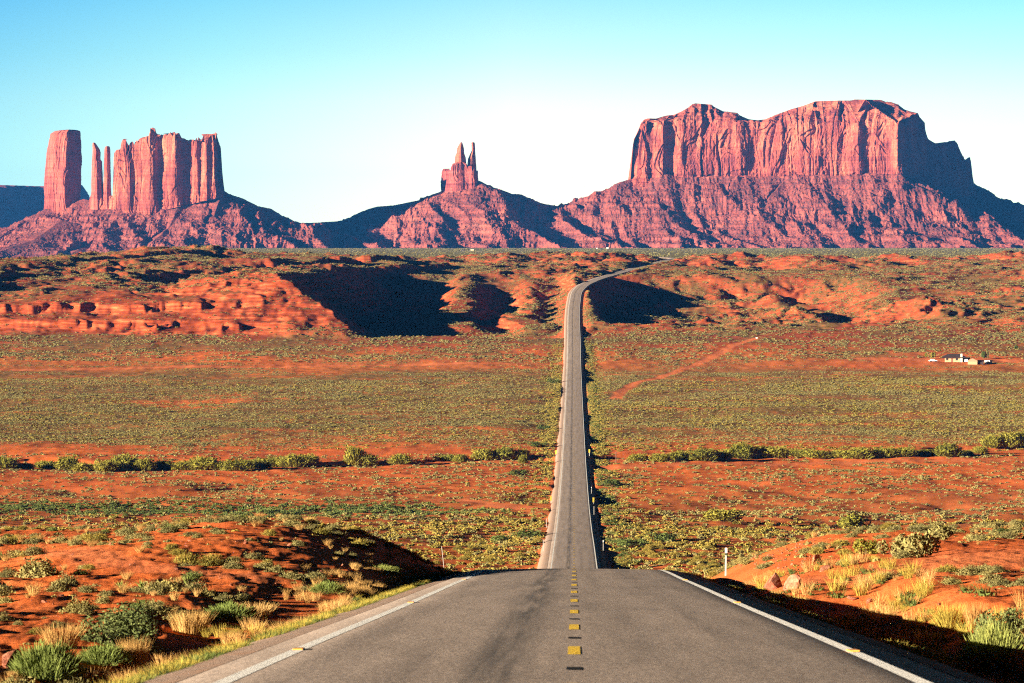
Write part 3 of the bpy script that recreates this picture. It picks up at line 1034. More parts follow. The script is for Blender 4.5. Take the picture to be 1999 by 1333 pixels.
# far mesa behind the left-hand group
fm = massif("mesa", [(-420, 13000), (-200, 13300), (-60, 13600), (0, 13750), (40, 13950), (90, 14150), (185, 14500), (240, 15200), (-300, 15200)],
            [(-420, 358), (-100, 360), (0, 361), (60, 363), (83, 364), (120, 361), (160, 361), (185, 366), (230, 372)], [(-420, 512), (300, 505)],
            SHALE, step=9.0, rows=70, seed=700, amp=2.6, batter=150, cap=200)
tag(fm, "low dark flat-topped mesa far behind the lone square tower", "mesa")

# lone tower
tw = spire("rock_tower", [(253.5, 121, 150), (255.5, 106, 156.5), (261, 97.5, 157.5), (272, 94.5, 158), (285, 92, 158.5), (300, 89.5, 159), (318, 88, 160), (340, 86, 158.5), (362, 84.5, 158),
                          (376, 84, 158), (396, 85, 157.5), (405, 84, 160), (440, 78, 170)], 9150,
           [(-1, 0.45), (-0.95, 0.05), (0.10, -0.95), (0.34, -1.0), (0.98, -0.15), (1, 0.3), (0.7, 1), (-0.6, 1)], ROCK2, depth=0.95, seed=520, amp=0.5, n=420, nz=260)
tag(tw, "tall lone square-shouldered red rock tower at the left, its right side in shade", "rock tower")

# castle-like butte with its two free needles
castle = massif("castle_butte", [(173, 9075), (174, 9035), (190, 9015), (219, 9012), (223, 9000), (252, 8985), (262, 8998), (290, 8978), (303, 8982), (312, 9003), (322, 8990), (338, 8972), (350, 8976),
                                 (360, 8998), (385, 8984), (392, 8996), (402, 8972), (410, 8984), (416, 8975), (424, 8978), (434, 9015), (438, 9085), (420, 9135), (300, 9140), (190, 9110)],
                [(172, 405), (174, 392), (177, 384), (217, 388), (221.6, 384), (222.8, 301), (228, 293.5), (233, 293.5), (235, 302), (236.3, 283), (239, 276), (240.5, 272.5), (246.5, 273.5), (250.5, 287),
                 (252.5, 309), (254, 281), (258.8, 279), (262.5, 287), (267, 275.5), (277, 270), (293.3, 266), (293.9, 253.5), (304, 253.5), (306, 262), (320.5, 265), (322.5, 267), (325, 262.5),
                 (350, 262.5), (355, 272.5), (369.5, 276), (372, 274.5), (388, 273.5), (393, 277), (398, 269), (410, 265), (423, 263.5), (428, 279), (432, 290), (434, 338), (437, 364), (440, 375)],
                [(170, 440), (240, 435), (330, 408), (437, 384), (442, 384)], ROCK, step=0.75, rows=190, seed=310, amp=0.5, batter=8.0, cap=30, rimr=4.0)
tag(castle, "castle-like red butte with a notched crest and two thin needles on its left end", "butte")
spire("needle", [(278.5, 181.5, 186), (280, 180.5, 187.5), (284, 180, 190.5), (291, 180, 195.5), (297, 180, 197.5), (311, 179, 197), (315, 178.5, 200.5), (330, 178, 201), (350, 177.5, 202), (385, 176, 205), (425, 172, 211)],
      9040, [(-1, 0.3), (-0.5, -0.8), (0.3, -1), (1, -0.1), (0.7, 1), (-0.6, 1)], ROCK2, castle, seed=540, amp=0.22, n=130)
spire("needle", [(285.5, 207, 214), (287.5, 204.5, 215.5), (292, 203.5, 216.2), (310, 203, 216.5), (345, 202, 217.3), (375, 200.5, 218), (392, 199, 220), (425, 195, 226)],
      9035, [(-1, 0.4), (-0.7, -0.7), (0.35, -1), (1, -0.1), (0.7, 1), (-0.6, 1)], ROCK2, castle, seed=560, amp=0.2, n=130)

# middle butte: a block with two fingers
mid = massif("twin_spire_butte", [(861, 9330), (862, 9310), (866, 9292), (880, 9280), (896, 9272), (912, 9282), (924, 9272), (934, 9290), (936.5, 9325), (930, 9355), (870, 9355)],
             [(860, 355), (861.6, 349), (862.6, 338), (865.5, 331.3), (869.5, 331), (871, 334), (876.5, 331.8), (880, 333), (880.8, 327), (884, 320), (900, 317), (911, 319), (913, 324), (925, 326), (927, 333), (931, 336.5), (932.8, 332), (934, 333), (935, 349), (937, 358)],
             [(855, 392), (940, 380)], SHALE, step=0.6, rows=120, seed=330, amp=0.42, batter=4.0, cap=12, rimr=3.0)
tag(mid, "small red butte in the middle with two thin spires standing on its block", "butte")
spire("finger", [(277.6, 899.5, 902.3), (279.5, 898, 903.5), (284, 895, 905.3), (289, 892.3, 906.5), (299, 891, 907.6), (303, 888.5, 909.2), (308, 887.3, 910.8), (318, 886.8, 912), (322, 884.5, 912.3), (336, 882.5, 914), (365, 880, 917)],
      9312, [(-1, 0.3), (-0.5, -0.85), (0.35, -1), (1, -0.05), (0.7, 1), (-0.6, 1)], ROCK, mid, seed=580, amp=0.17, n=120)
spire("finger", [(277.8, 921, 927), (279.8, 919.8, 927.6), (281, 920.6, 927.8), (294, 921, 928.6), (296.5, 919.5, 929), (302, 916.8, 929.6), (309, 913.4, 930.4), (318, 912.2, 931), (335, 911.5, 932), (365, 909, 936)],
      9318, [(-1, 0.3), (-0.55, -0.6), (0.0, -1), (1, 0.05), (0.7, 1), (-0.6, 1)], ROCK, mid, seed=590, amp=0.17, n=120)

# the great mesa on the right
MESA_SKY = [(1205, 385), (1229.5, 368), (1231.5, 345), (1233, 322), (1235, 290), (1238, 272), (1246, 258), (1251, 243), (1257, 234), (1266, 231), (1280, 232), (1300, 226), (1317, 224), (1330, 218), (1345, 209), (1352, 203), (1358, 201.5),
            (1390, 204), (1392, 207), (1412, 217), (1440, 220), (1444, 225), (1462, 233), (1480, 235), (1495, 233), (1520, 222), (1545, 213), (1570, 206), (1592, 197.5), (1640, 196), (1664, 196), (1668, 194), (1720, 194.5),
            (1724, 198), (1740, 199), (1755, 204), (1758, 210), (1775, 217), (1792, 221), (1796, 229), (1806, 240), (1807, 262), (1813, 272), (1826, 280), (1845, 277.5), (1848, 280), (1853, 275.5),
            (1864, 274.5), (1869, 279), (1876, 298), (1884, 313), (1890, 308), (1894.5, 307), (1897, 325), (1899, 345), (1901, 362), (1906, 372)]
mesa = massif("mesa", [(1229, 9490), (1231, 9410), (1243, 9368), (1264, 9346), (1269, 9368), (1290, 9350), (1300, 9348), (1308, 9374), (1332, 9362), (1380, 9358), (1420, 9360), (1440, 9352), (1470, 9355), (1500, 9356),
                             (1530, 9348), (1560, 9350), (1592, 9340), (1612, 9346), (1640, 9336), (1668, 9338), (1676, 9328), (1690, 9338), (1720, 9324), (1738, 9324), (1757, 9302), (1768, 9350), (1795, 9430), (1834, 9530), (1880, 9620), (1915, 9700),
                             (1905, 9780), (1700, 9810), (1400, 9750), (1250, 9610)],
              MESA_SKY, [(1225, 374), (1300, 366), (1500, 366), (1757, 362), (1800, 378), (1906, 385)], ROCK, rim=lambda p, u: np.where(p < 1772, 237 + 5 * perlin(p / 35.0, u * 0, 391) + 3 * perlin(p / 9.0, u * 0, 392), 0),
              cap=85.0, step=1.25, rows=190, seed=350, amp=0.95, batter=15.0)
tag(mesa, "huge flat-topped red mesa on the right, its far right end in blue shade", "mesa")

# ------------------------------------------------------------------ plants
def foliage_material(name, stops, tip=None, var=0.5):
    t = NT(name, 0.85, 0.1)
    oi = t.new("ShaderNodeObjectInfo")
    geo = t.new("ShaderNodeNewGeometry")
    n = t.noise(geo.outputs["Position"], 5.0, 3, 0.7)
    patch = t.noise(geo.outputs["Position"], 0.022, 3, 0.6)
    f = t.math("ADD", t.math("MULTIPLY", oi.outputs["Random"], var * 0.65), t.math("MULTIPLY", n, 1 - var))
    f = t.math("ADD", f, t.math("MULTIPLY", t.math("SUBTRACT", patch, 0.33), 0.9 * var))
    c = t.ramp(f, stops)
    if tip:
        tc = t.new("ShaderNodeTexCoord")
        sp = t.new("ShaderNodeSeparateXYZ")
        t.l.new(tc.outputs["Generated"], sp.inputs[0])
        m = t.math("MULTIPLY", t.ramp(sp.outputs[2], [(0.45, 0.0), (0.85, 1.0)]), t.ramp(n, [(0.42, 0.0), (0.58, 1.0)]))
        c = t.mix(m, c, tip)
    t.base(c)
    return t.m


SAGE = foliage_material("sage_leaves", [(0.15, (0.078, 0.072, 0.028)), (0.45, (0.165, 0.145, 0.052)), (0.7, (0.25, 0.21, 0.066)), (0.95, (0.33, 0.225, 0.075))])
RABB = foliage_material("rabbitbrush_leaves", [(0.15, (0.10, 0.095, 0.020)), (0.5, (0.185, 0.155, 0.030)), (0.9, (0.28, 0.20, 0.045))], (0.36, 0.24, 0.045))
GREEN = foliage_material("fresh_leaves", [(0.15, (0.035, 0.055, 0.013)), (0.5, (0.085, 0.110, 0.026)), (0.9, (0.18, 0.185, 0.045))])
TAMA = foliage_material("tamarisk_leaves", [(0.15, (0.075, 0.080, 0.012)), (0.5, (0.165, 0.155, 0.022)), (0.9, (0.25, 0.21, 0.035))])
LEAFY = foliage_material("grey_green_leaves", [(0.15, (0.05, 0.07, 0.022)), (0.5, (0.115, 0.135, 0.042)), (0.9, (0.22, 0.215, 0.075))])
STRAW = foliage_material("dry_grass_blades", [(0.15, (0.30, 0.17, 0.055)), (0.5, (0.46, 0.27, 0.085)), (0.9, (0.58, 0.38, 0.15))])
BROOM = foliage_material("green_stems", [(0.15, (0.09, 0.13, 0.03)), (0.5, (0.17, 0.21, 0.05)), (0.9, (0.30, 0.28, 0.07))])
YELLO = foliage_material("yellow_grass_blades", [(0.15, (0.20, 0.17, 0.03)), (0.5, (0.34, 0.26, 0.045)), (0.9, (0.46, 0.34, 0.07))])
WOOD = plain_mat("grey_wood", (0.16, 0.11, 0.08), 0.9, 0.1)


def leaf_cloud(n, size, seed, squash=0.75, lobes=0, lump=0.28, inner=0.45, elong=1.0):
    r = np.random.default_rng(seed)
    if lobes:
        lc = np.column_stack([r.uniform(-0.62, 0.62, lobes), r.uniform(-0.62, 0.62, lobes), r.uniform(0.25, 0.62, lobes)])
        lr = r.uniform(0.30, 0.50, lobes)
        k = r.integers(0, lobes, n)
        d = r.normal(size=(n, 3))
        d /= np.linalg.norm(d, axis=1)[:, None]
        c = lc[k] + d * (lr[k] * (inner + (1 - inner) * r.random(n) ** 0.5))[:, None]
        c[:, 2] = np.abs(c[:, 2]) * squash * 1.25
    else:
        d = r.normal(size=(n, 3))
        d[:, 2] = np.abs(d[:, 2]) * 0.95
        d /= np.linalg.norm(d, axis=1)[:, None]
        az = np.arctan2(d[:, 1], d[:, 0])
        rad = 1 + lump * perlin(az * 1.3 + seed, d[:, 2] * 2.4 + seed * 0.7, seed) * 1.6 + 0.10 * r.normal(size=n)
        c = d * (rad * (inner + (1 - inner) * r.random(n) ** 0.6))[:, None]
        c[:, 2] *= squash
        c[:, 2] = np.maximum(c[:, 2], 0.02)
    nn = d + 0.9 * r.normal(size=(n, 3))
    nn /= np.linalg.norm(nn, axis=1)[:, None]
    up = r.normal(size=(n, 3)) + np.array([0, 0, 0.6])
    a = np.cross(nn, up)
    a /= np.linalg.norm(a, axis=1)[:, None]
    b = np.cross(nn, a)
    s = size * r.uniform(0.6, 1.35, n)[:, None]
    V = np.stack([c - a * s * 0.55, c - b * s * elong, c + a * s * 0.55, c + b * s * elong], 1).reshape(-1, 3)
    V[:, 2] = np.maximum(V[:, 2], -0.04)
    F = np.arange(4 * n).reshape(n, 4)
    return V, F


def blades(n, seed, width=0.02, height=1.0, spread=0.55, curve=0.35, base=0.18):
    r = np.random.default_rng(seed)
    az = r.uniform(0, 2 * np.pi, n)
    d = np.column_stack([np.cos(az), np.sin(az)])
    b0 = d * (base * np.sqrt(r.random(n)))[:, None] + r.normal(size=(n, 2)) * 0.03
    ln = height * r.uniform(0.55, 1.05, n)
    sp = spread * r.random(n) ** 0.7
    w = width * r.uniform(0.6, 1.3, n)
    sd = np.column_stack([-np.sin(az + r.normal(size=n) * 0.9), np.cos(az + r.normal(size=n) * 0.9)])
    rows = []
    for t, wk in ((0, 1.0), (0.5, 0.8), (1.0, 0.12)):
        off = d * (ln * (sp * t + curve * sp * t * t))[:, None]
        z = ln * (t - 0.22 * sp * t * t)
        c = np.column_stack([b0 + off, z])
        s3 = np.column_stack([sd, np.zeros(n)]) * (w * wk)[:, None]
        rows += [c - s3, c + s3]
    V = np.stack(rows, 1).reshape(-1, 3)
    i = np.arange(n)[:, None] * 6
    F = np.vstack([i + np.array([0, 1, 3, 2]), i + np.array([2, 3, 5, 4])])
    return V, F


def feather(n, seed, length=0.34, width=0.010, squash=0.8):
    """Many short fine sprigs standing outward and up through a dome."""
    r = np.random.default_rng(seed)
    d = r.normal(size=(n, 3))
    d[:, 2] = np.abs(d[:, 2]) + 0.15
    d /= np.linalg.norm(d, axis=1)[:, None]
    az = np.arctan2(d[:, 1], d[:, 0])
    c = d * (0.25 + 0.55 * r.random(n) ** 0.5 + 0.18 * perlin(az * 1.4 + seed, d[:, 2] * 2.0, seed))[:, None]
    dr = d + np.array([0, 0, 0.75]) + 0.28 * r.normal(size=(n, 3))
    dr /= np.linalg.norm(dr, axis=1)[:, None]
    ln = length * r.uniform(0.6, 1.25, n)[:, None]
    sd = np.cross(dr, r.normal(size=(n, 3)))
    sd /= np.linalg.norm(sd, axis=1)[:, None]
    w = width * r.uniform(0.7, 1.4, n)[:, None]
    tip = c + dr * ln
    V = np.stack([c - sd * w, c + sd * w, tip + sd * w * 0.3, tip - sd * w * 0.3], 1).reshape(-1, 3)
    V[:, 2] *= squash
    return V, np.arange(4 * n).reshape(n, 4)


def join(*vf):
    V, F, b = [], [], 0
    for v, f in vf:
        V.append(v)
        F.append(f + b)
        b += len(v)
    return np.vstack(V), np.vstack(F)


def stems(n, seed, height=0.55, rad=0.02, spread=0.6):
    r = np.random.default_rng(seed)
    V, F = [], []
    for k in range(n):
        az = r.uniform(0, 6.283)
        top = np.array([math.cos(az) * spread * r.uniform(0.3, 1), math.sin(az) * spread * r.uniform(0.3, 1), height * r.uniform(0.7, 1.1)])
        bot = np.array([r.normal() * 0.04, r.normal() * 0.04, -0.08])
        mid = (top + bot) / 2 + r.normal(size=3) * 0.06
        b = len(V)
        for p, q in ((bot, 1.0), (mid, 0.7), (top, 0.3)):
            for j in range(5):
                a = j * 1.2566
                V.append(p + np.array([math.cos(a), math.sin(a), 0]) * rad * q)
        for lv in (0, 1):
            for j in range(5):
                F.append((b + lv * 5 + j, b + lv * 5 + (j + 1) % 5, b + lv * 5 + 5 + (j + 1) % 5, b + lv * 5 + 5 + j))
    return np.array(V), np.array(F)


PROTO = bpy.data.collections.new("plant_kinds")     # source shapes, not part of the scene


def mesh_only(name, vf, mat):
    o = mesh_np(name, vf[0], vf[1], mat)
    me = o.data
    bpy.data.objects.remove(o)
    return me


def lib(name, vf, mat):
    me = mesh_only(name, vf, mat)
    o = bpy.data.objects.new(name, me)
    c = bpy.data.collections.new(name)
    return o


def scatter_stuff(name, pts, scl, rot, idx, objs, label, cat=None):
    coll = bpy.data.collections.new(name + "_shapes")
    for i, o in enumerate(objs):
        o.name = "%s_%02d" % (name, i)
        coll.objects.link(o)
    me = bpy.data.meshes.new(name)
    me.vertices.add(len(pts))
    me.vertices.foreach_set("co", np.ascontiguousarray(pts, np.float32).ravel())
    a = me.attributes.new("scl", "FLOAT_VECTOR", "POINT")
    a.data.foreach_set("vector", np.ascontiguousarray(scl, np.float32).ravel())
    a = me.attributes.new("rot", "FLOAT_VECTOR", "POINT")
    a.data.foreach_set("vector", np.ascontiguousarray(np.column_stack([rot * 0, rot * 0, rot]), np.float32).ravel())
    a = me.attributes.new("idx", "INT", "POINT")
    a.data.foreach_set("value", np.ascontiguousarray(idx, np.int32))
    o = bpy.data.objects.new(name, me)
    COL.objects.link(o)
    ng = bpy.data.node_groups.new(name, "GeometryNodeTree")
    ng.interface.new_socket("Geometry", in_out="INPUT", socket_type="NodeSocketGeometry")
    ng.interface.new_socket("Geometry", in_out="OUTPUT", socket_type="NodeSocketGeometry")
    N, L = ng.nodes, ng.links
    gi, go = N.new("NodeGroupInput"), N.new("NodeGroupOutput")
    ip = N.new("GeometryNodeInstanceOnPoints")
    ci = N.new("GeometryNodeCollectionInfo")
    ci.inputs["Collection"].default_value = coll
    ci.inputs["Separate Children"].default_value = True
    ci.inputs["Reset Children"].default_value = True
    ip.inputs["Pick Instance"].default_value = True
    e2r = N.new("FunctionNodeEulerToRotation")
    for nm, dt, tgt in (("scl", "FLOAT_VECTOR", ip.inputs["Scale"]), ("rot", "FLOAT_VECTOR", e2r.inputs[0]), ("idx", "INT", ip.inputs["Instance Index"])):
        na = N.new("GeometryNodeInputNamedAttribute")
        na.data_type = dt
        na.inputs["Name"].default_value = nm
        L.new([s for s in na.outputs if s.enabled and s.name == "Attribute"][0], tgt)
    L.new(e2r.outputs[0], ip.inputs["Rotation"])
    L.new(gi.outputs[0], ip.inputs["Points"])
    L.new(ci.outputs[0], ip.inputs["Instance"])
    L.new(ip.outputs[0], go.inputs[0])
    md = o.modifiers.new("scatter", "NODES")
    md.node_group = ng
    tag(o, label, cat, kind="stuff")
    return o


# ---- where plants grow
def candidates(n, y0, y1, seed, half=0.178):
    r = np.random.default_rng(seed)
    Y = np.sqrt(r.uniform(y0 * y0, y1 * y1, n))
    X = r.uniform(-1, 1, n) * (half * Y + 1.5)
    return X, Y, r


def on_track(X, Y):
    m = np.zeros(len(X), bool)
    for pts, hw in TRACKS:
        m |= seg_dist(X, Y, pts) < hw * 1.25
    return m


def gather(bands, seed):
    """bands: (y0, y1, per m2 max, density(X,Y,s)->0..1, rmin, rmax)."""
    out = []
    for k, (y0, y1, dmax, dens, r0, r1) in enumerate(bands):
        area = 0.178 * (y1 * y1 - y0 * y0) + 3 * (y1 - y0)
        X, Y, r = candidates(int(area * dmax), y0, y1, seed + 31 * k)
        s = X - ROAD_X(Y)
        p = np.clip(dens(X, Y, s), 0, 1) * (np.abs(s) > 6.0 + 0.5 * r.random(len(X)))
        keep = (r.random(len(X)) < p) & ~on_track(X, Y)
        X, Y = X[keep], Y[keep]
        R = r0 + (r1 - r0) * r.random(len(X)) ** 1.7
        out.append(np.column_stack([X, Y, ground_z(X, Y), R, r.uniform(0, 6.283, len(X))]))
    return np.vstack(out)


def clump(X, Y, fx, fy, seed, lo=-0.1, hi=0.5):
    return sstep(lo, hi, fbm(X / fx, Y / fy, 3, seed))


near_ok = lambda X, Y, s: sstep(7.5, 9.5, np.abs(s) + 0 * X)
bands_sage = [
    (30, 232, 0.55, lambda X, Y, s: (0.15 + 0.85 * clump(X, Y, 8, 14, 301)) * np.where(s > 0, sstep(6.6, 8, s - 3.4 * (1 - sstep(100, 125, Y))), sstep(6.5, 8, -s)), 0.08, 0.42),
    (520, 860, 0.10, lambda X, Y, s: 0.3 + 0.7 * clump(X, Y, 40, 60, 303), 0.4, 0.9),
    (860, 1130, 0.20, lambda X, Y, s: 0.22 + 0.78 * clump(X, Y, 30, 34, 305, -0.1, 0.5), 0.28, 0.75),
    (1130, 1880, 0.60, lambda X, Y, s: (0.22 + 0.78 * clump(X, Y, 55, 70, 307, -0.5, 0.25)) * (0.35 + 0.65 * clump(X, Y, 90, 26, 312, -0.35, 0.15)) * (1 - (1 - 0.85 * clump(X, Y, 60, 40, 310, -0.2, 0.3)) * sstep(1660, 1800, Y + 70 * perlin(X / 70.0, 0.5, 308))) * sstep(1135, 1230, Y + 45 * fbm(X / 40.0, 0.5, 3, 309)), 0.20, 0.56),
    (1880, 2060, 0.16, lambda X, Y, s: 0.15 + 0.85 * clump(X, Y, 50, 35, 313, -0.2, 0.3), 0.45, 1.0),
    (3520, 8600, 0.0011, lambda X, Y, s: 1 + 0 * X, 0.9, 2.0),
    (2060, 3350, 0.20, lambda X, Y, s: (1 - 0.8 * (1 - sstep(2240, 2330, Y)) * (1 - sstep(-95, -75, X))) * (0.16 + 0.84 * clump(X, Y, 55, 80, 311, -0.35, 0.3)), 0.35, 0.95),
]
bands_rabb = [
    (40, 225, 0.085, lambda X, Y, s: (0.10 + 0.9 * clump(X, Y, 7, 12, 321)) * np.where(s > 0, sstep(6.6, 8, s - 3.4 * (1 - sstep(100, 125, Y))), 1), 0.10, 0.42),
    (535, 800, 0.18, lambda X, Y, s: (0.25 + 0.75 * clump(X, Y, 26, 45, 323, -0.4, 0.3)) * (0.35 + 0.65 * np.exp(-(s / 45.0) ** 2)), 0.45, 1.0),
    (800, 1000, 0.10, lambda X, Y, s: np.exp(-(np.abs(s) / 16.0) ** 2), 0.4, 0.9),
    (1000, 2000, 0.30, lambda X, Y, s: np.exp(-((np.abs(s) - 8) / 3.5) ** 2), 0.4, 0.9),
    (1150, 1750, 0.085, lambda X, Y, s: clump(X, Y, 70, 80, 327, -0.3, 0.4) * (0.5 + 0.5 * sstep(-40, 40, s)), 0.4, 0.85),
]
bands_green = [
    (785, 880, 0.75, lambda X, Y, s: sstep(-12, -20, s) * np.exp(-((Y - 838 - 8 * perlin(X / 30.0, 0.2, 331)) / 21.0) ** 2) * (0.3 + 0.7 * clump(X, Y, 20, 12, 333, -0.5, 0.2)), 0.35, 0.8),
    (560, 2000, 0.22, lambda X, Y, s: np.exp(-((s - 8.2) / 2.2) ** 2) * (0.3 + 0.7 * clump(X, Y, 9, 30, 335, -0.3, 0.3)), 0.35, 0.8),
    (50, 215, 0.012, lambda X, Y, s: np.where(s > 0, sstep(6.6, 8, s - 3.4 * (1 - sstep(100, 125, Y))), sstep(7, 8, -s)), 0.14, 0.42),
]
bands_straw = [
    (28, 210, 0.14, lambda X, Y, s: np.where(s > 0, 0.5, 1.0) * (0.2 + 0.8 * clump(X, Y, 6, 10, 341)) * np.where(s > 0, sstep(6.6, 8, s - 3.4 * (1 - sstep(100, 125, Y))), 1), 0.10, 0.30),
]
P_SAGE, P_RABB, P_GREEN, P_STRAW = gather(bands_sage, 1000), gather(bands_rabb, 2000), gather(bands_green, 3000), gather(bands_straw, 4000)

SAGE_NEAR = [mesh_only("sagebrush", join(leaf_cloud(1300, 0.055, 40 + i, 0.72, lump=0.35, inner=0.35, elong=1.7), feather(500, 41 + i, 0.3, 0.012, 0.75)), SAGE) for i in range(5)]
RABB_NEAR = [mesh_only("rabbitbrush", join(leaf_cloud(500, 0.055, 60 + i, 0.85, lump=0.3, inner=0.4, elong=1.8), feather(900, 61 + i, 0.32, 0.012, 0.9)), RABB) for i in range(4)]
GREEN_NEAR = [mesh_only("green_bush", join(leaf_cloud(900, 0.06, 80 + i, 0.8, lump=0.3, inner=0.4, elong=1.6), feather(500, 81 + i, 0.3, 0.012, 0.8)), GREEN) for i in range(3)]
STRAW_NEAR = [mesh_only("grass_clump", blades(300, 90 + i, 0.009, 1.35, 0.55, 0.5, 0.3), STRAW) for i in range(4)]
SAGE_FAR = [lib("scrub", leaf_cloud(46, 0.30, 140 + i, 0.66, lump=0.3), SAGE) for i in range(4)]
RABB_FAR = [lib("scrub", leaf_cloud(54, 0.27, 160 + i, 0.72, lump=0.3), RABB) for i in range(4)]
GREEN_FAR = [lib("scrub", leaf_cloud(54, 0.27, 180 + i, 0.75, lump=0.3), GREEN) for i in range(3)]

LANDMARKS = [  # (photo pixel, wording)
    (866, 1112, "leaning grey post left of the road"), (1417, 1120, "white-topped post right of the road"), (1530, 1138, "big split boulder by the right shoulder"),
    (215, 1225, "big leafy bush at lower left"), (275, 1142, "middle spiky yucca"), (800, 1060, "shaded cut bank left of the road"), (1500, 1003, "top of the right cut bank"),
    (330, 1112, "bare dirt track on the left"), (1850, 1105, "bare dirt track on the right"), (60, 1020, "far left end of the rise"), (1960, 1005, "far right end of the rise"),
    (560, 1010, "crest of the left rise"), (1700, 1010, "crest of the right rise"),
]
ORD = ["nearest", "second nearest", "third nearest", "fourth nearest", "fifth nearest", "sixth nearest", "seventh nearest", "eighth nearest", "ninth nearest", "tenth nearest", "eleventh nearest", "twelfth nearest"]


def zone(px, py, Y):
    side = "left" if px < 1120 else "right"
    if Y < 260:
        if py > 1135:
            return "low on the rise %s of the road" % side
        if py > 1055:
            return "halfway up the rise %s of the road" % side
        return "along the crest %s of the road" % side
    if Y < 1000:
        return "on the valley floor %s of the road" % side
    return "on the far flats %s of the road" % side


def place_kind(name, P, meshes, far, colour, cat, group, stuff_name, stuff_label, limit=290, hscale=1.0):
    ok = np.abs(P[:, 0] / P[:, 1]) < 0.147
    size = np.where(ok, P[:, 3] / P[:, 1], 0)
    order = np.argsort(-size)
    big = order[:limit]
    big = big[size[big] > 0]
    rest = np.setdiff1d(np.arange(len(P)), big)
    if far is None and len(rest) and len(P) <= limit + 5:
        big, rest = order, rest[:0]
    r = np.random.default_rng(len(name) + 5)
    info = []
    for i in big:
        X, Y, Z, R, a = P[i]
        px, py = X * FPX / Y + CX, HY - Z * FPX / Y
        info.append((i, px, py))
    labels = {}
    for lx, ly, words in LANDMARKS:
        near = sorted(((math.hypot(px - lx, (py - ly) * 1.6), i) for i, px, py in info))
        for k, (dist, i) in enumerate(near[:len(ORD)]):
            if dist < 150 and (i not in labels or dist < labels[i][0]):
                labels[i] = (dist, "%s %s to the %s" % (colour + " " + cat, ORD[k], words))
    for i, px, py in info:
        X, Y, Z, R, a = P[i]
        o = bpy.data.objects.new(name, meshes[int(r.integers(len(meshes)))])
        COL.objects.link(o)
        o.location = (X, Y, Z - 0.05 * R)
        o.rotation_euler = (0, 0, a)
        o.scale = (R * r.uniform(0.9, 1.2), R * r.uniform(0.9, 1.2), R * r.uniform(0.75, 1.15) * hscale)
        if i in labels:
            lb = labels[i][1]
        else:
            sz = "large" if R * 7000 / Y > 45 else ("small" if R * 7000 / Y < 18 else "middling")
            lb = "%s %s %s growing %s" % (sz, colour, cat, zone(px, py, Y))
        tag(o, lb, cat, group)
    if len(rest) and far:
        Q = P[rest]
        n = len(Q)
        sc = Q[:, 3:4] * r.uniform(0.85, 1.2, (n, 3)) * np.array([1.05, 1.05, 0.92 * hscale])
        scatter_stuff(stuff_name, Q[:, :3] - np.array([0, 0, 0.02]), sc, Q[:, 4], r.integers(0, len(far), n), far, stuff_label)
    elif len(rest):
        pass


place_kind("sagebrush", P_SAGE, SAGE_NEAR, SAGE_FAR, "grey-green", "sagebrush", "sagebrush on the orange rise and beyond", "sagebrush_scrub", "grey-green sagebrush scrub covering the valley flats")
place_kind("rabbitbrush", P_RABB, RABB_NEAR, RABB_FAR, "yellow-green", "rabbitbrush", "yellowish rabbitbrush near the road", "rabbitbrush_scrub", "yellow-green rabbitbrush scrub on the valley floor beside the road")
place_kind("green_bush", P_GREEN, GREEN_NEAR, GREEN_FAR, "fresh", "bush", "fresh green bushes", "green_scrub", "band of fresh green scrub along the damp valley bottom", limit=120)
P_STRAW = P_STRAW[np.argsort(-P_STRAW[:, 3] / P_STRAW[:, 1])][:280]
place_kind("grass_clump", P_STRAW, STRAW_NEAR, None, "dry", "grass clump", "dry grass clumps on the rise", "", "")


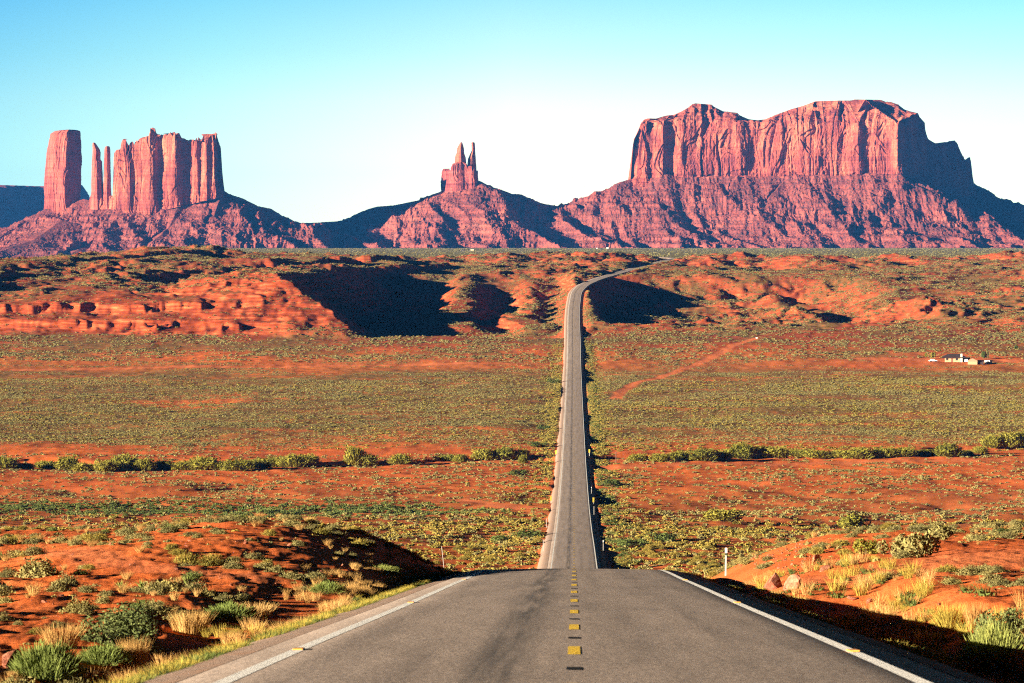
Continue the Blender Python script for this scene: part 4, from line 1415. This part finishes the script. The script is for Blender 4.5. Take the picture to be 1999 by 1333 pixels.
# ---- low weeds along both shoulders
def verge():
    r = np.random.default_rng(77)
    pts, scl, idx = [], [], []
    for sg, n in ((-1, 5200), (1, 2600)):
        Y = r.uniform(26, 165, n)
        s = 5.0 + np.abs(r.normal(size=n)) * (0.30 if sg < 0 else 0.35)
        keep = perlin(Y / 5.5, s * 0 + sg, 401) > (-0.35 if sg < 0 else 0.0)
        Y, s = Y[keep], s[keep]
        X = ROAD_X(Y) + sg * s
        pts.append(np.column_stack([X, Y, ground_z(X, Y) - 0.01]))
        q = r.uniform(0.06, 0.14, len(Y))
        scl.append(np.column_stack([q * 1.3, q * 1.3, q]))
        idx.append(np.where(r.random(len(Y)) < 0.88, r.integers(0, 2, len(Y)), 2))
    # low green tufts on the gravel itself, close to the asphalt
    for sg, n in ((-1, 6500), (1, 3200)):
        Y = r.uniform(27, 150, n)
        s = 4.74 + np.abs(r.normal(size=n)) * 0.20
        keep = perlin(Y / 7.0, s * 0 + sg * 2.2, 411) + 0.5 * perlin(Y / 2.0, s, 413) > (-0.42 if sg < 0 else 0.05)
        Y, s = Y[keep], s[keep]
        pts.append(np.column_stack([ROAD_X(Y) + sg * s, Y, ROAD_Z(Y) - 0.10 - (s - 4.5) * (0.42 if sg < 0 else 0.75)]))
        q = r.uniform(0.07, 0.19, len(Y))
        scl.append(np.column_stack([q * 1.2, q * 1.2, q]))
        idx.append(np.where(r.random(len(Y)) < 0.85, r.integers(0, 2, len(Y)), 2))
    # taller dry and green grass behind the weeds on the left, thin grass in the hollow on the right
    n = 1300
    Y = r.uniform(30, 150, n)
    s = -(5.5 + np.abs(r.normal(size=n)) * 0.8)
    X = ROAD_X(Y) + s
    k = perlin(X / 2.0, Y / 6.0, 405)
    pts.append(np.column_stack([X, Y, ground_z(X, Y) - 0.01])[k > -0.1])
    q = (r.uniform(0.09, 0.27, n) * (1 - 0.35 * sstep(60, 130, Y)))[k > -0.1]
    scl.append(np.column_stack([q, q, q]))
    idx.append(np.where(k > 0.40, 2, 3)[k > -0.1])
    n = 900
    Y = r.uniform(30, 125, n)
    X = ROAD_X(Y) + r.uniform(6.0, 10.5, n)
    k = perlin(X / 2.0, Y / 5.0, 407)
    pts.append(np.column_stack([X, Y, ground_z(X, Y) - 0.01])[k > 0.0])
    q = r.uniform(0.14, 0.38, n)[k > 0.0]
    scl.append(np.column_stack([q, q, q]))
    idx.append(r.integers(1, 4, len(q)))
    P, S, I = np.vstack(pts), np.vstack(scl), np.concatenate(idx)
    objs = [lib("w", blades(60, 201, 0.035, 1.0, 0.8, 0.4, 0.5), GREEN), lib("w", join(blades(40, 202, 0.035, 0.9, 0.9, 0.4, 0.5), leaf_cloud(40, 0.16, 203, 0.6)), GREEN),
            lib("w", blades(130, 204, 0.013, 1.3, 0.5, 0.5, 0.4), YELLO), lib("w", blades(130, 205, 0.012, 1.5, 0.45, 0.5, 0.4), STRAW)]
    scatter_stuff("roadside_grass", P, S, r.uniform(0, 6.283, len(P)), I, objs, "short green weeds and yellow grass fringing the gravel shoulders")


verge()


# ---- the big plants of the foreground, each with its parts
def big_plant(name, px, py, rpx, hpx, parts, label, cat, group=None, sink=0.0):
    """Stands at a photograph pixel; rpx, hpx: half width and height in photograph pixels."""
    X, Y, Z = at_px(px, py, 20 if py > 1110 or not 900 < px < 1330 else 520)
    R, Hh = rpx * Y / FPX, hpx * Y / FPX
    e = empty(name, (X, Y, Z - sink), 0)
    for pn, vf, mat in parts:
        V = vf[0].copy()
        V[:, :2] *= R
        V[:, 2] *= Hh
        mesh_np(pn, V, vf[1], mat, e)
    tag(e, label, cat, group)
    return e


def leafy(seed, n=1500, size=0.095):
    return leaf_cloud(n, size, seed, 0.92, lobes=12, inner=0.3, elong=1.6)


big_plant("leafy_bush", 228, 1262, 92, 78, [("foliage", leafy(601, 5200, 0.034), LEAFY), ("stem", stems(9, 602, 0.6, 0.025, 0.6), WOOD)], "biggest leafy dark green bush at the lower left, behind tan grass", "bush")
big_plant("broom_bush", 92, 1335, 78, 92, [("foliage", join(feather(5200, 611)), BROOM), ("stem", stems(8, 612, 0.4, 0.015, 0.4), WOOD)], "feathery green broom-like bush in the bottom left corner", "bush")
big_plant("broom_bush", 205, 1300, 60, 50, [("foliage", feather(2600, 621), BROOM), ("stem", stems(6, 622, 0.4, 0.015, 0.4), WOOD)], "wispy grey-green bush just in front of the big leafy bush", "bush")
big_plant("broom_bush", 452, 1212, 62, 40, [("foliage", feather(2600, 631), BROOM), ("stem", stems(6, 632, 0.4, 0.015, 0.4), WOOD)], "wispy light green bush beside the left shoulder among tan grass", "bush")
big_plant("broom_bush", 640, 1160, 42, 30, [("foliage", feather(1800, 633), BROOM), ("stem", stems(6, 634, 0.4, 0.015, 0.4), WOOD)], "low pale green bush on the left verge below the shaded bank", "bush")
big_plant("broom_bush", 752, 1125, 36, 26, [("foliage", feather(1800, 635), BROOM), ("stem", stems(6, 636, 0.4, 0.015, 0.4), WOOD)], "pale green bush on the left verge nearest the leaning post", "bush")
for px, py, rp, hp, lab in ((262, 1302, 32, 62, "tall tan grass clump between the leafy bush and the shoulder"), (372, 1238, 42, 50, "wide tan grass clump right of the big leafy bush"),
                            (120, 1262, 46, 46, "yellow-tan grass clump behind the feathery corner bush"), (500, 1205, 40, 30, "low tan grass clump beside the wispy light green bush"),
                            (180, 1345, 55, 40, "tan grass clump at the bottom edge beside the feathery corner bush")):
    big_plant("grass_clump", px, py, rp, hp, [("blades", blades(900, px, 0.009, 1.0, 0.5, 0.5, 0.7), STRAW)], lab, "grass clump", "dry grass clumps on the rise")
big_plant("leafy_bush", 1962, 1272, 62, 78, [("foliage", leafy(641, 4600, 0.036), LEAFY), ("stem", stems(8, 642, 0.6, 0.025, 0.6), WOOD)], "bright green leafy bush at the right edge above the dark hollow", "bush")
big_plant("broom_bush", 1945, 1326, 78, 125, [("foliage", feather(3000, 651), BROOM), ("stem", stems(6, 652, 0.3, 0.012, 0.4), WOOD)], "feathery green bush in the bottom right corner, nearest the road", "bush")
big_plant("grass_clump", 1855, 1236, 44, 60, [("blades", blades(1100, 661, 0.010, 1.0, 0.75, 0.4, 0.4), YELLO)], "yellow-green fountain of grass beyond the dark hollow", "grass clump", "dry grass clumps on the rise")
big_plant("grass_clump", 1905, 1232, 34, 56, [("blades", blades(800, 663, 0.010, 1.0, 0.5, 0.4, 0.4), STRAW)], "orange-tan grass clump between the yellow grass and the green bush", "grass clump", "dry grass clumps on the rise")
big_plant("grass_clump", 1778, 1232, 26, 46, [("blades", blades(180, 667, 0.02, 1.0, 0.35, 0.4, 0.4), STRAW)], "shaded tan grass clump inside the dark hollow on the right", "grass clump", "dry grass clumps on the rise")
for px, py, rp, hp, lab in ((75, 1128, 42, 34, "round brownish bush at the far left behind the dirt track"), (1310 + 165, 1085, 26, 24, "")):
    if lab:
        big_plant("round_bush", px, py, rp, hp, [("foliage", leaf_cloud(1100, 0.08, px, 0.95, lump=0.2, elong=1.5), SAGE), ("stem", stems(6, px + 1, 0.5, 0.02, 0.5), WOOD)], lab, "bush")
for px, py, rp, hp, lab in ((1805, 1088, 44, 46, "tall dark brown bush on the right rise, widest of the pair"), (1745, 1085, 38, 34, "dark brown bush just left of the tallest one on the right rise"), (1330 + 510, 1052, 30, 26, "rounded brown bush up behind the dark pair on the right"),
                            (1690, 1082, 30, 26, "grey-green bush left of the dark brown pair on the right rise"), (1660, 1032, 40, 26, "wide green bush near the crest of the right rise"), (1412, 1018, 42, 22, "flat-topped green bush at the foot of the right cut bank")):
    big_plant("round_bush", px, py, rp, hp, [("foliage", leaf_cloud(1000, 0.085, px, 0.95, lobes=6, inner=0.5, elong=1.4), TAMA if "green bush" in lab else SAGE), ("stem", stems(6, px + 1, 0.5, 0.02, 0.5), WOOD)], lab, "bush")
for k, (px, py, lab) in enumerate(((238, 1152, "leftmost of the three spiky yuccas below the dirt track"), (278, 1150, "middle spiky yucca of three below the dirt track"), (366, 1142, "rightmost of the three spiky yuccas below the dirt track"))):
    big_plant("yucca", px, py, 15, 22, [("leaves", blades(70, 700 + k, 0.075, 1.0, 1.1, 0.1, 0.12), BROOM)], lab, "yucca", "yuccas below the track")

for px, py, rp, hp, lab in ((1083, 748, 17, 8, "lone dark bush standing for a shaded hollow left of the distant road, well beyond the wash"), (1062, 838, 15, 8, "dark bush standing for shade left of the road, upper of two just beyond the wash"), (1050, 872, 22, 9, "wide dark bush standing for shade left of the road, right above the wash row"),  # left-hand bushes by the wash and beyond mostly stand in for shaded hollows
                            (1012, 928, 24, 11, "broad dark bush standing for shade below the left wash row near the road"), (1032, 1050, 34, 13, "dark bush in the yellow brush left of the road beyond the crest"), (985, 1058, 30, 13, "lower dark bush further left in the yellow brush beyond the crest"),
                            (1195, 950, 22, 14, "dark green bush right of the road below the wash row"), (1235, 1070, 40, 18, "broad dark green bush right of the road just beyond the crest"), (1290, 1058, 34, 18, "dark green bush at the foot of the right rise beyond the crest")):
    big_plant("round_bush", px, py, rp, hp, [("foliage", leaf_cloud(900, 0.075, px, 0.95, lobes=9, inner=0.4, elong=1.5), GREEN), ("stem", stems(6, px + 1, 0.5, 0.02, 0.5), WOOD)], lab, "bush")

# ---- tamarisks along the wash
TAM_MESH = [mesh_only("foliage", join(leaf_cloud(1000, 0.07, 800 + i, 0.9, lobes=12, inner=0.4, elong=1.6), feather(900, 810 + i, 0.36, 0.016, 1.0)), TAMA) for i in range(4)]
TAM_STEM = [mesh_only("trunk", stems(7, 820 + i, 0.6, 0.035, 0.55), WOOD) for i in range(2)]
rt = np.random.default_rng(88)


def tamarisk(px, py, wpx, hpx, label, side):
    X, Y, Z = at_px(px, py, 600, 1500)
    R, Hh = wpx / 2 * Y / FPX, hpx * Y / FPX
    e = empty("tamarisk", (X, Y, Z - 0.1), rt.uniform(0, 6.28))
    for nm, me in (("foliage", TAM_MESH[int(rt.integers(4))]), ("trunk", TAM_STEM[int(rt.integers(2))])):
        o = bpy.data.objects.new(nm, me)
        COL.objects.link(o)
        o.parent = e
        o.scale = (R, R, Hh)
    tag(e, label, "tamarisk", "tamarisk bushes along the %s wash" % side)


HL = [(12, 914, 52, 24), (50, 916, 48, 20), (88, 916, 40, 22), (128, 918, 55, 26), (168, 918, 60, 28), (205, 918, 50, 24), (245, 919, 62, 32), (285, 919, 60, 26), (322, 917, 48, 20), (360, 918, 50, 22), (392, 919, 62, 36), (432, 917, 48, 26), (470, 918, 60, 34), (510, 914, 46, 26), (540, 913, 50, 28), (575, 911, 52, 32), (605, 906, 46, 28),
      (690, 909, 62, 32), (722, 908, 40, 24), (778, 907, 46, 22), (875, 902, 44, 22), (905, 900, 42, 20), (945, 899, 48, 22), (985, 897, 52, 26), (1015, 893, 40, 24), (1022, 904, 26, 16)]
HR = [(1250, 901, 46, 20), (1290, 899, 52, 22), (1330, 899, 50, 20), (1372, 899, 48, 24), (1405, 898, 40, 18), (1448, 896, 56, 28), (1488, 895, 56, 30), (1522, 894, 48, 26), (1560, 894, 52, 26), (1596, 894, 48, 22), (1640, 893, 50, 24), (1680, 894, 52, 26), (1722, 893, 50, 24), (1765, 891, 52, 24), (1806, 891, 50, 22), (1846, 890, 48, 24), (1885, 889, 46, 22), (1912, 886, 36, 16),
      (1938, 872, 44, 28), (1975, 873, 56, 34), (2005, 870, 50, 30)]
TW = ["lowest", "low", "spreading", "rounded", "tall"]
for side, lst in (("left", HL), ("right", HR)):
    for k, (px, py, w, h) in enumerate(lst):
        words = "first" if k == 0 else ["second", "third", "fourth", "fifth", "sixth", "seventh", "eighth", "ninth", "tenth", "eleventh", "twelfth", "thirteenth", "fourteenth", "fifteenth", "sixteenth", "seventeenth", "eighteenth", "nineteenth", "twentieth",
                                        "twenty-first", "twenty-second", "twenty-third", "twenty-fourth", "twenty-fifth", "twenty-sixth"][k - 1]
        lab = "%s olive tamarisk from the left in the row along the %s wash" % (words, side)
        tamarisk(px + rt.uniform(-5, 5), py + rt.uniform(-3, 2), w * rt.uniform(0.85, 1.4), h * rt.uniform(0.55, 1.08), lab, side)

# ------------------------------------------------------------------ boulders, posts, markers
def rock_mesh(seed, n=3):
    bm = bmesh.new()
    bmesh.ops.create_icosphere(bm, subdivisions=n, radius=1.0)
    r = random.Random(seed)
    planes = []
    for _ in range(16):
        v = np.array([r.gauss(0, 1), r.gauss(0, 1), r.gauss(0, 1)])
        planes.append((v / np.linalg.norm(v), r.uniform(0.40, 0.72)))
    for v in bm.verts:
        p = np.array(v.co)
        for nrm, d in planes:
            k = p @ nrm
            if k > d:
                p = p - nrm * (k - d)
        p = p * (1 + 0.05 * math.sin(7 * p[0] + seed) * math.cos(5 * p[1]))
        v.co = p
    me = bpy.data.meshes.new("boulder")
    bm.to_mesh(me)
    bm.free()
    return me


def stone_material():
    t = NT("boulder_stone", 0.95, 0.1)
    v = t.coord()
    n = t.noise(v, 2.5, 5, 0.65)
    t.base(t.ramp(n, [(0.35, (0.22, 0.07, 0.04)), (0.5, (0.38, 0.14, 0.08)), (0.68, (0.52, 0.25, 0.15))]))
    t.bump(t.noise(v, 5, 6, 0.75), 0.8, 0.1)
    return t.m


STONE = stone_material()
BM = [rock_mesh(i) for i in range(5)]
for m in BM:
    m.materials.append(STONE)
for k, (px, py, w, h, rz, lab) in enumerate(((1512, 1150, 30, 32, 0.3, "big pale red split boulder by the right shoulder"), (1545, 1150, 38, 27, 1.9, "dark tilted slab leaning on the big boulder by the right shoulder"), (1424, 1160, 9, 8, 0.2, "small brown rock lying alone on the right shoulder"),
                                             (22, 1305, 40, 44, 0.8, "rounded orange boulder at the left edge behind the feathery bush"), (120, 1165, 8, 6, 0, "small pale stone on the orange ground at the left"), (480, 1062, 7, 9, 0, "small pale stone standing among brush on the left rise"),
                                             (1595, 1095, 15, 14, 1.0, "leaning pale rock slab halfway up the right rise"), (1740, 1092, 5, 4, 1.0, "tiny pale stone below the dark bushes on the right rise"), (1698, 1176, 14, 10, 0.5, "orange rock slab in the hollow right of the road"),
                                             (1665, 1172, 16, 9, 2.0, "pale flat rock beside the orange slab in the hollow"), (1834, 1182, 7, 6, 0.2, "pale stone just above the yellow grass on the right"), (1615, 1112, 22, 9, 0.7, "pale low ledge rock below the leaning slab on the right"))):
    X, Y, Z = at_px(px, py)
    o = bpy.data.objects.new("boulder", BM[k % 5])
    COL.objects.link(o)
    o.location = (X, Y, Z + 0.25 * h * Y / FPX)
    o.scale = (w * Y / FPX, 0.8 * w * Y / FPX, h * Y / FPX * 0.8)
    o.rotation_euler = (0.2 * (k % 3), 0.35 * ((k + 1) % 3 - 1), rz)
    tag(o, lab, "rock")
# stones strewn over the right cut bank and the left rise
rs = np.random.default_rng(9)
cnt = 0
while cnt < 200:
    px, py = (rs.uniform(1340, 1600), rs.uniform(1005, 1110)) if cnt < 140 else (rs.uniform(30, 720), rs.uniform(1030, 1190))
    if cnt < 140 and (1600 - px) * 0.42 + 1000 > 1115 - (px - 1310) * 0.0 and py < 1112 - (px - 1315) * 0.62:
        continue
    X, Y, Z = at_px(px, py)
    if Y > 300 or abs(X - float(ROAD_X(Y))) < 6:
        continue
    o = bpy.data.objects.new("stone", BM[cnt % 5])
    COL.objects.link(o)
    q = 0.025 + 0.07 * rs.random() ** 2.5
    o.location = (X, Y, Z + 0.01)
    o.scale = (q * 1.3, q, q * 0.8)
    o.rotation_euler = (rs.uniform(0, 1), rs.uniform(0, 1), rs.uniform(0, 6))
    tag(o, "small loose stone lying on the %s" % ("orange cut bank right of the road" if cnt < 140 else "orange rise left of the road"), "stone", "loose stones on the banks beside the road")
    cnt += 1


def box_vf(cx, cy, cz, sx, sy, sz):
    V = np.array([(cx + a * sx / 2, cy + b * sy / 2, cz + c * sz / 2) for c in (-1, 1) for b in (-1, 1) for a in (-1, 1)], float)
    F = np.array([(0, 2, 3, 1), (4, 5, 7, 6), (0, 1, 5, 4), (2, 6, 7, 3), (0, 4, 6, 2), (1, 3, 7, 5)])
    return V, F


def bev_box(name, size, loc, mat, parent, bev=0.01, rot=(0, 0, 0)):
    bm = bmesh.new()
    bmesh.ops.create_cube(bm, size=1.0)
    bmesh.ops.scale(bm, vec=size, verts=bm.verts)
    if bev:
        bmesh.ops.bevel(bm, geom=list(bm.edges), offset=bev, segments=2, affect="EDGES")
    me = bpy.data.meshes.new(name)
    bm.to_mesh(me)
    bm.free()
    me.materials.append(mat)
    o = bpy.data.objects.new(name, me)
    COL.objects.link(o)
    o.location = loc
    o.rotation_euler = rot
    if parent:
        o.parent = parent
    return o


GALV = plain_mat("weathered_steel", (0.42, 0.41, 0.37), 0.6, 0.3)
WHITE = plain_mat("white_sheeting", (0.80, 0.78, 0.72), 0.5, 0.4)
DARK = plain_mat("dark_sheeting", (0.03, 0.045, 0.03), 0.5, 0.3)
YEL = plain_mat("yellow_sheeting", (0.75, 0.50, 0.04), 0.5, 0.4)


def delineator(px, py, hpx, lean, label, head=None, wide=0.075):
    X, Y, Z = at_px(px, py, 30 if py > 1111 else 540)
    h = hpx * Y / FPX
    e = empty("delineator_post", (X, Y, Z - 0.02))
    e.rotation_euler = (0, lean, 0)
    bev_box("stake", (wide, 0.04, h), (0, 0, h / 2), GALV, e, 0.008)
    if head == "white":
        bev_box("reflector", (wide * 1.35, 0.03, h * 0.16), (0, -0.04, h * 0.90), WHITE, e, 0.006)
        bev_box("band", (wide * 1.3, 0.035, h * 0.07), (0, -0.04, h * 0.77), DARK, e, 0.006)
    elif head == "yellow":
        bev_box("reflector", (wide * 2.6, 0.03, h * 0.42), (0, -0.04, h * 0.80), YEL, e, 0.01)
    tag(e, label, "post", "roadside marker posts")
    return e


delineator(868, 1116, 50, -0.11, "grey post leaning left at the edge of the left shoulder")
delineator(1417, 1124, 56, 0.02, "upright post with a white top and dark band right of the road", "white", 0.075)
delineator(1061, 1077, 24, 0, "thin grey post left of the road just beyond the crest", wide=0.09)
delineator(1067, 1030, 18, 0, "second thin grey post beyond the crest, left of the road", wide=0.09)
delineator(1178, 1078, 24, 0, "thin white-topped post right of the road just beyond the crest", "white", 0.09)
delineator(1160, 1008, 20, 0, "thin grey post right of the road near the striped marker", wide=0.09)
delineator(1155, 966, 16, 0, "thin post right of the road just past the striped marker", "white", 0.09)
delineator(1086, 896, 17, 0, "yellow-headed post left of the road where the wash crosses", "yellow", 0.16)
delineator(1151, 892, 15, 0, "yellow-headed post right of the road where the wash crosses", "yellow", 0.16)


def striped():
    t = NT("striped_sheeting", 0.5, 0.4)
    w = t.new("ShaderNodeTexWave", wave_type="BANDS", bands_direction="DIAGONAL")
    w.inputs["Scale"].default_value = 2.4
    t.l.new(t.coord(), w.inputs["Vector"])
    t.base(t.ramp(w.outputs["Fac"], [(0.48, (0.03, 0.03, 0.025)), (0.52, (0.75, 0.50, 0.04))]))
    return t.m


STR = striped()
for px, py, lab in ((1076, 983, "yellow and black striped marker board left of the road"), (1159, 986, "yellow and black striped marker board right of the road")):
    X, Y, Z = at_px(px, py, 540)
    e = empty("marker_board", (X, Y, Z))
    bev_box("post", (0.08, 0.06, 1.3), (0, 0, 0.65), GALV, e, 0.01)
    bev_box("panel", (0.42, 0.03, 1.1), (0, -0.05, 1.25), STR, e, 0.02)
    tag(e, lab, "road marker")
X, Y, Z = at_px(1203, 905, 800)
e = empty("wooden_pole", (X, Y, Z))
bev_box("shaft", (0.24, 0.24, 3.6), (0, 0, 1.8), WOOD, e, 0.06)
bev_box("crosspiece", (1.0, 0.12, 0.12), (0, -0.19, 3.3), WOOD, e, 0.03)
tag(e, "short dark wooden pole standing right of the road by the wash", "pole")

# ------------------------------------------------------------------ the homestead on the right
TANW = plain_mat("tan_wall", (0.40, 0.28, 0.16), 0.9, 0.1)
DKROOF = plain_mat("dark_roof", (0.045, 0.032, 0.034), 0.9, 0.1)
CHIM = plain_mat("pale_chimney", (0.55, 0.55, 0.45), 0.9, 0.1)
GLASS = plain_mat("dark_window", (0.03, 0.03, 0.035), 0.2, 0.5)
BROWN = plain_mat("brown_door", (0.20, 0.09, 0.05), 0.8, 0.1)
PALE = plain_mat("pale_shed_wall", (0.46, 0.48, 0.44), 0.85, 0.1)
TANROOF = plain_mat("tan_roof", (0.46, 0.29, 0.17), 0.9, 0.1)
CARW = plain_mat("white_car_paint", (0.80, 0.80, 0.80), 0.35, 0.5, 0.03)
RUB = plain_mat("tyre_rubber", (0.02, 0.02, 0.02), 0.8, 0.2)


def hip_roof(name, w, d, h, over, z, mat, parent, ridge_f=0.45):
    a, b, r = w / 2 + over, d / 2 + over, w / 2 * ridge_f
    V = np.array([(-a, -b, z), (a, -b, z), (a, b, z), (-a, b, z), (-r, 0, z + h), (r, 0, z + h), (-a, -b, z - 0.15), (a, -b, z - 0.15), (a, b, z - 0.15), (-a, b, z - 0.15)])
    return mesh_mixed(name, V, np.array([(0, 1, 5, 4), (2, 3, 4, 5), (6, 7, 1, 0), (7, 8, 2, 1), (8, 9, 3, 2), (9, 6, 0, 3), (9, 8, 7, 6)]), np.array([(1, 2, 5), (3, 0, 4)]), mat, parent)


def farm(px, py):
    X, Y, Z = at_px(px, py, 1000)
    return X, Y, Z - 0.1, Y / FPX


X, Y, Z, m = farm(1866, 706)
hs = empty("house", (X, Y, Z), -0.12)
bev_box("wall", (30 * m, 7, 2.5), (-1.6, 0, 1.25), TANW, hs, 0.0)
hip_roof("roof", 30 * m + 3, 9, 1.7, 0.7, 2.52, DKROOF, hs, 0.55).location.x = -0.9
bev_box("porch", (5.0, 6, 2.2), (30 * m / 2 + 0.95, 0.8, 1.1), DKROOF, hs, 0.0)
ch = bev_box("chimney", (1.0, 1.0, 4.4), (30 * m / 2 - 1.0, -4.05, 2.2), CHIM, hs, 0.03)
for x in (-4.4, 0.6):
    w = bev_box("window", (1.1, 0.08, 1.0), (x, -3.53, 1.45), GLASS, hs, 0.0)
    w["label"] = "dark window in the tan wall"
bev_box("door", (1.0, 0.08, 2.0), (-1.9, -3.53, 1.0), BROWN, hs, 0.0)
tag(hs, "low tan house with a dark hipped roof and pale chimney", "house")
X, Y, Z, m = farm(1899, 711)
sd = empty("shed", (X, Y, Z), -0.1)
bev_box("wall", (18 * m, 4, 1.9), (0, 0, 0.95), TANW, sd, 0.0)
hip_roof("roof", 18 * m, 4, 1.2, 0.3, 1.9, TANROOF, sd, 0.1)
bev_box("lean_to", (3.2, 3, 1.6), (18 * m / 2 + 1.62, 0.6, 0.8), DKROOF, sd, 0.0)
tag(sd, "small tan hut with a pointed tan roof in front of the house", "hut")
X, Y, Z, m = farm(1930, 710)
sh2 = empty("shed", (X, Y, Z), -0.55)
bev_box("wall", (3.0, 3.0, 1.9), (0, 0, 0.95), PALE, sh2, 0.0)
bev_box("roof", (3.3, 3.3, 0.12), (0, 0, 1.97), DKROOF, sh2, 0.02)
bev_box("door", (0.8, 0.06, 1.7), (0.4, -1.53, 0.86), GLASS, sh2, 0.0)
tag(sh2, "small pale box shed, rightmost of the farm buildings", "shed")


def vehicle(px, py, L, hgt, rz, label, van=False):
    X, Y, Z, m = farm(px, py)
    e = empty("van" if van else "parked_car", (X, Y, Z + 0.1), rz)
    pr = [(-0.5, 0.28), (-0.5, 0.62), (-0.47, 1.0), (0.30, 1.0), (0.40, 0.62), (0.5, 0.56), (0.5, 0.28)] if van else \
         [(-0.5, 0.3), (-0.5, 0.64), (-0.36, 0.66), (-0.27, 1.0), (0.10, 1.0), (0.22, 0.68), (0.48, 0.6), (0.5, 0.3)]
    n = len(pr)
    wd = 1.75
    V = np.array([(x * L, s * wd / 2 * (0.86 if z > 0.8 else 1), z * hgt) for s in (-1, 1) for x, z in pr])
    bm = bmesh.new()
    vv = [bm.verts.new(v) for v in V]
    bm.faces.new(vv[:n])
    bm.faces.new(vv[n:][::-1])
    for i in range(n):
        j = (i + 1) % n
        bm.faces.new((vv[i], vv[n + i], vv[n + j], vv[j]))
    bmesh.ops.recalc_face_normals(bm, faces=bm.faces)
    bmesh.ops.bevel(bm, geom=list(bm.edges), offset=0.06, segments=2, affect="EDGES")
    me = bpy.data.meshes.new("body")
    bm.to_mesh(me)
    bm.free()
    me.materials.append(CARW)
    b = bpy.data.objects.new("body", me)
    COL.objects.link(b)
    b.parent = e
    for s in (-1, 1):
        w = bev_box("side_window", (L * 0.30, 0.03, hgt * 0.22), (-0.09 * L, s * (wd / 2 * 0.93), hgt * 0.82), GLASS, e, 0.01)
        for x in (-0.31, 0.31):
            bm = bmesh.new()
            bmesh.ops.create_cone(bm, cap_ends=True, segments=20, radius1=0.34, radius2=0.34, depth=0.24)
            me = bpy.data.meshes.new("wheel")
            bm.to_mesh(me)
            bm.free()
            me.materials.append(RUB)
            o = bpy.data.objects.new("wheel", me)
            COL.objects.link(o)
            o.parent = e
            o.location = (x * L, s * (wd / 2 - 0.05), 0.34)
            o.rotation_euler = (math.pi / 2, 0, 0)
    tag(e, label, "van" if van else "car")


vehicle(1822, 706.5, 4.3, 1.5, 0.1, "long white car parked in the open left of the farmhouse")
vehicle(1887, 708, 3.6, 1.9, 1.4, "white van parked between the house and the tan hut", True)


def tree(px, py, wpx, hpx, mat, label, seed, narrow=False):
    X, Y, Z, m = farm(px, py)
    e = empty("tree", (X, Y, Z))
    V, F = leaf_cloud(900, 0.11, seed, 1.0, lobes=9, inner=0.5, elong=1.3)
    V = V * np.array([wpx * m / 2, wpx * m / 2, hpx * m * 0.82]) + np.array([0, 0, hpx * m * 0.16])
    mesh_np("crown", V, F, mat, e)
    V, F = stems(4, seed + 1, 0.5, 0.05, 0.25)
    mesh_np("trunk", V * np.array([wpx * m / 2, wpx * m / 2, hpx * m]), F, WOOD, e)
    tag(e, label, "tree")


tree(1822, 700, 12, 12, TAMA, "pale olive tree right behind the white car", 901)
tree(1921, 701, 10, 14, GREEN, "bright green tree behind the pale box shed", 903)
tree(1928, 702, 6, 22, SAGE, "narrow dark tree, tallest beside the pale box shed", 905)
tree(1984, 682, 10, 9, GREEN, "round green tree alone on the red ground right of the farm", 907)
tree(1808, 698, 7, 8, TAMA, "small olive tree left of the one behind the white car", 909)
# specks on the far plain and at the end of the side track
for px, py, w, h, lab in ((1187, 484.5, 6, 1.8, "longest white trailer far out on the plain below the mesa"), (1166, 484.8, 2.8, 1.6, "small white trailer far out on the plain, left of the long one"), (923, 488.8, 7, 2.8, "pale hut far out on the plain under the twin spires"), (1478, 660, 3.2, 2.2, "white box hut at the top end of the side track")):
    X, Y, Z = at_px(px, py + 0.4, 1500 if py > 600 else 4300, 9000)
    m = Y / FPX
    e = empty("trailer" if "trailer" in lab else "hut", (X, Y, Z), -0.3)
    bev_box("wall", (w * m, 3 if w * m > 3 else 1.2, h * m * 0.8), (0, 0, h * m * 0.4), WHITE if "white" in lab else TANW, e, 0.0)
    bev_box("roof", (w * m * 1.05, 3.3 if w * m > 3 else 1.4, h * m * 0.12), (0, 0, h * m * 0.865), PALE, e, 0.0)
    tag(e, lab, "trailer" if "trailer" in lab else "hut")

# ------------------------------------------------------------------ the air: one even box of haze round everything
def build_haze():
    t = bpy.data.materials.new("haze")
    t.use_nodes = True
    n, l = t.node_tree.nodes, t.node_tree.links
    n.remove(n["Principled BSDF"])
    pv = n.new("ShaderNodeVolumePrincipled")
    pv.inputs["Color"].default_value = (0.045, 0.30, 0.90, 1)
    pv.inputs["Density"].default_value = HAZE_D
    pv.inputs["Anisotropy"].default_value = 0.0
    l.new(pv.outputs[0], n["Material Output"].inputs["Volume"])
    x0, x1, y0, y1, z0, z1 = -26000, 26000, -1000, 22000, -90, 420
    V = np.array([(x, y, z) for z in (z0, z1) for y in (y0, y1) for x in (x0, x1)], float)
    F = np.array([(0, 2, 3, 1), (4, 5, 7, 6), (0, 1, 5, 4), (2, 6, 7, 3), (0, 4, 6, 2), (1, 3, 7, 5)])
    o = mesh_np("haze", V, F, t)
    tag(o, "thin blue air lying over the whole valley", kind="stuff")


HAZE_D = 1.5e-5
build_haze()
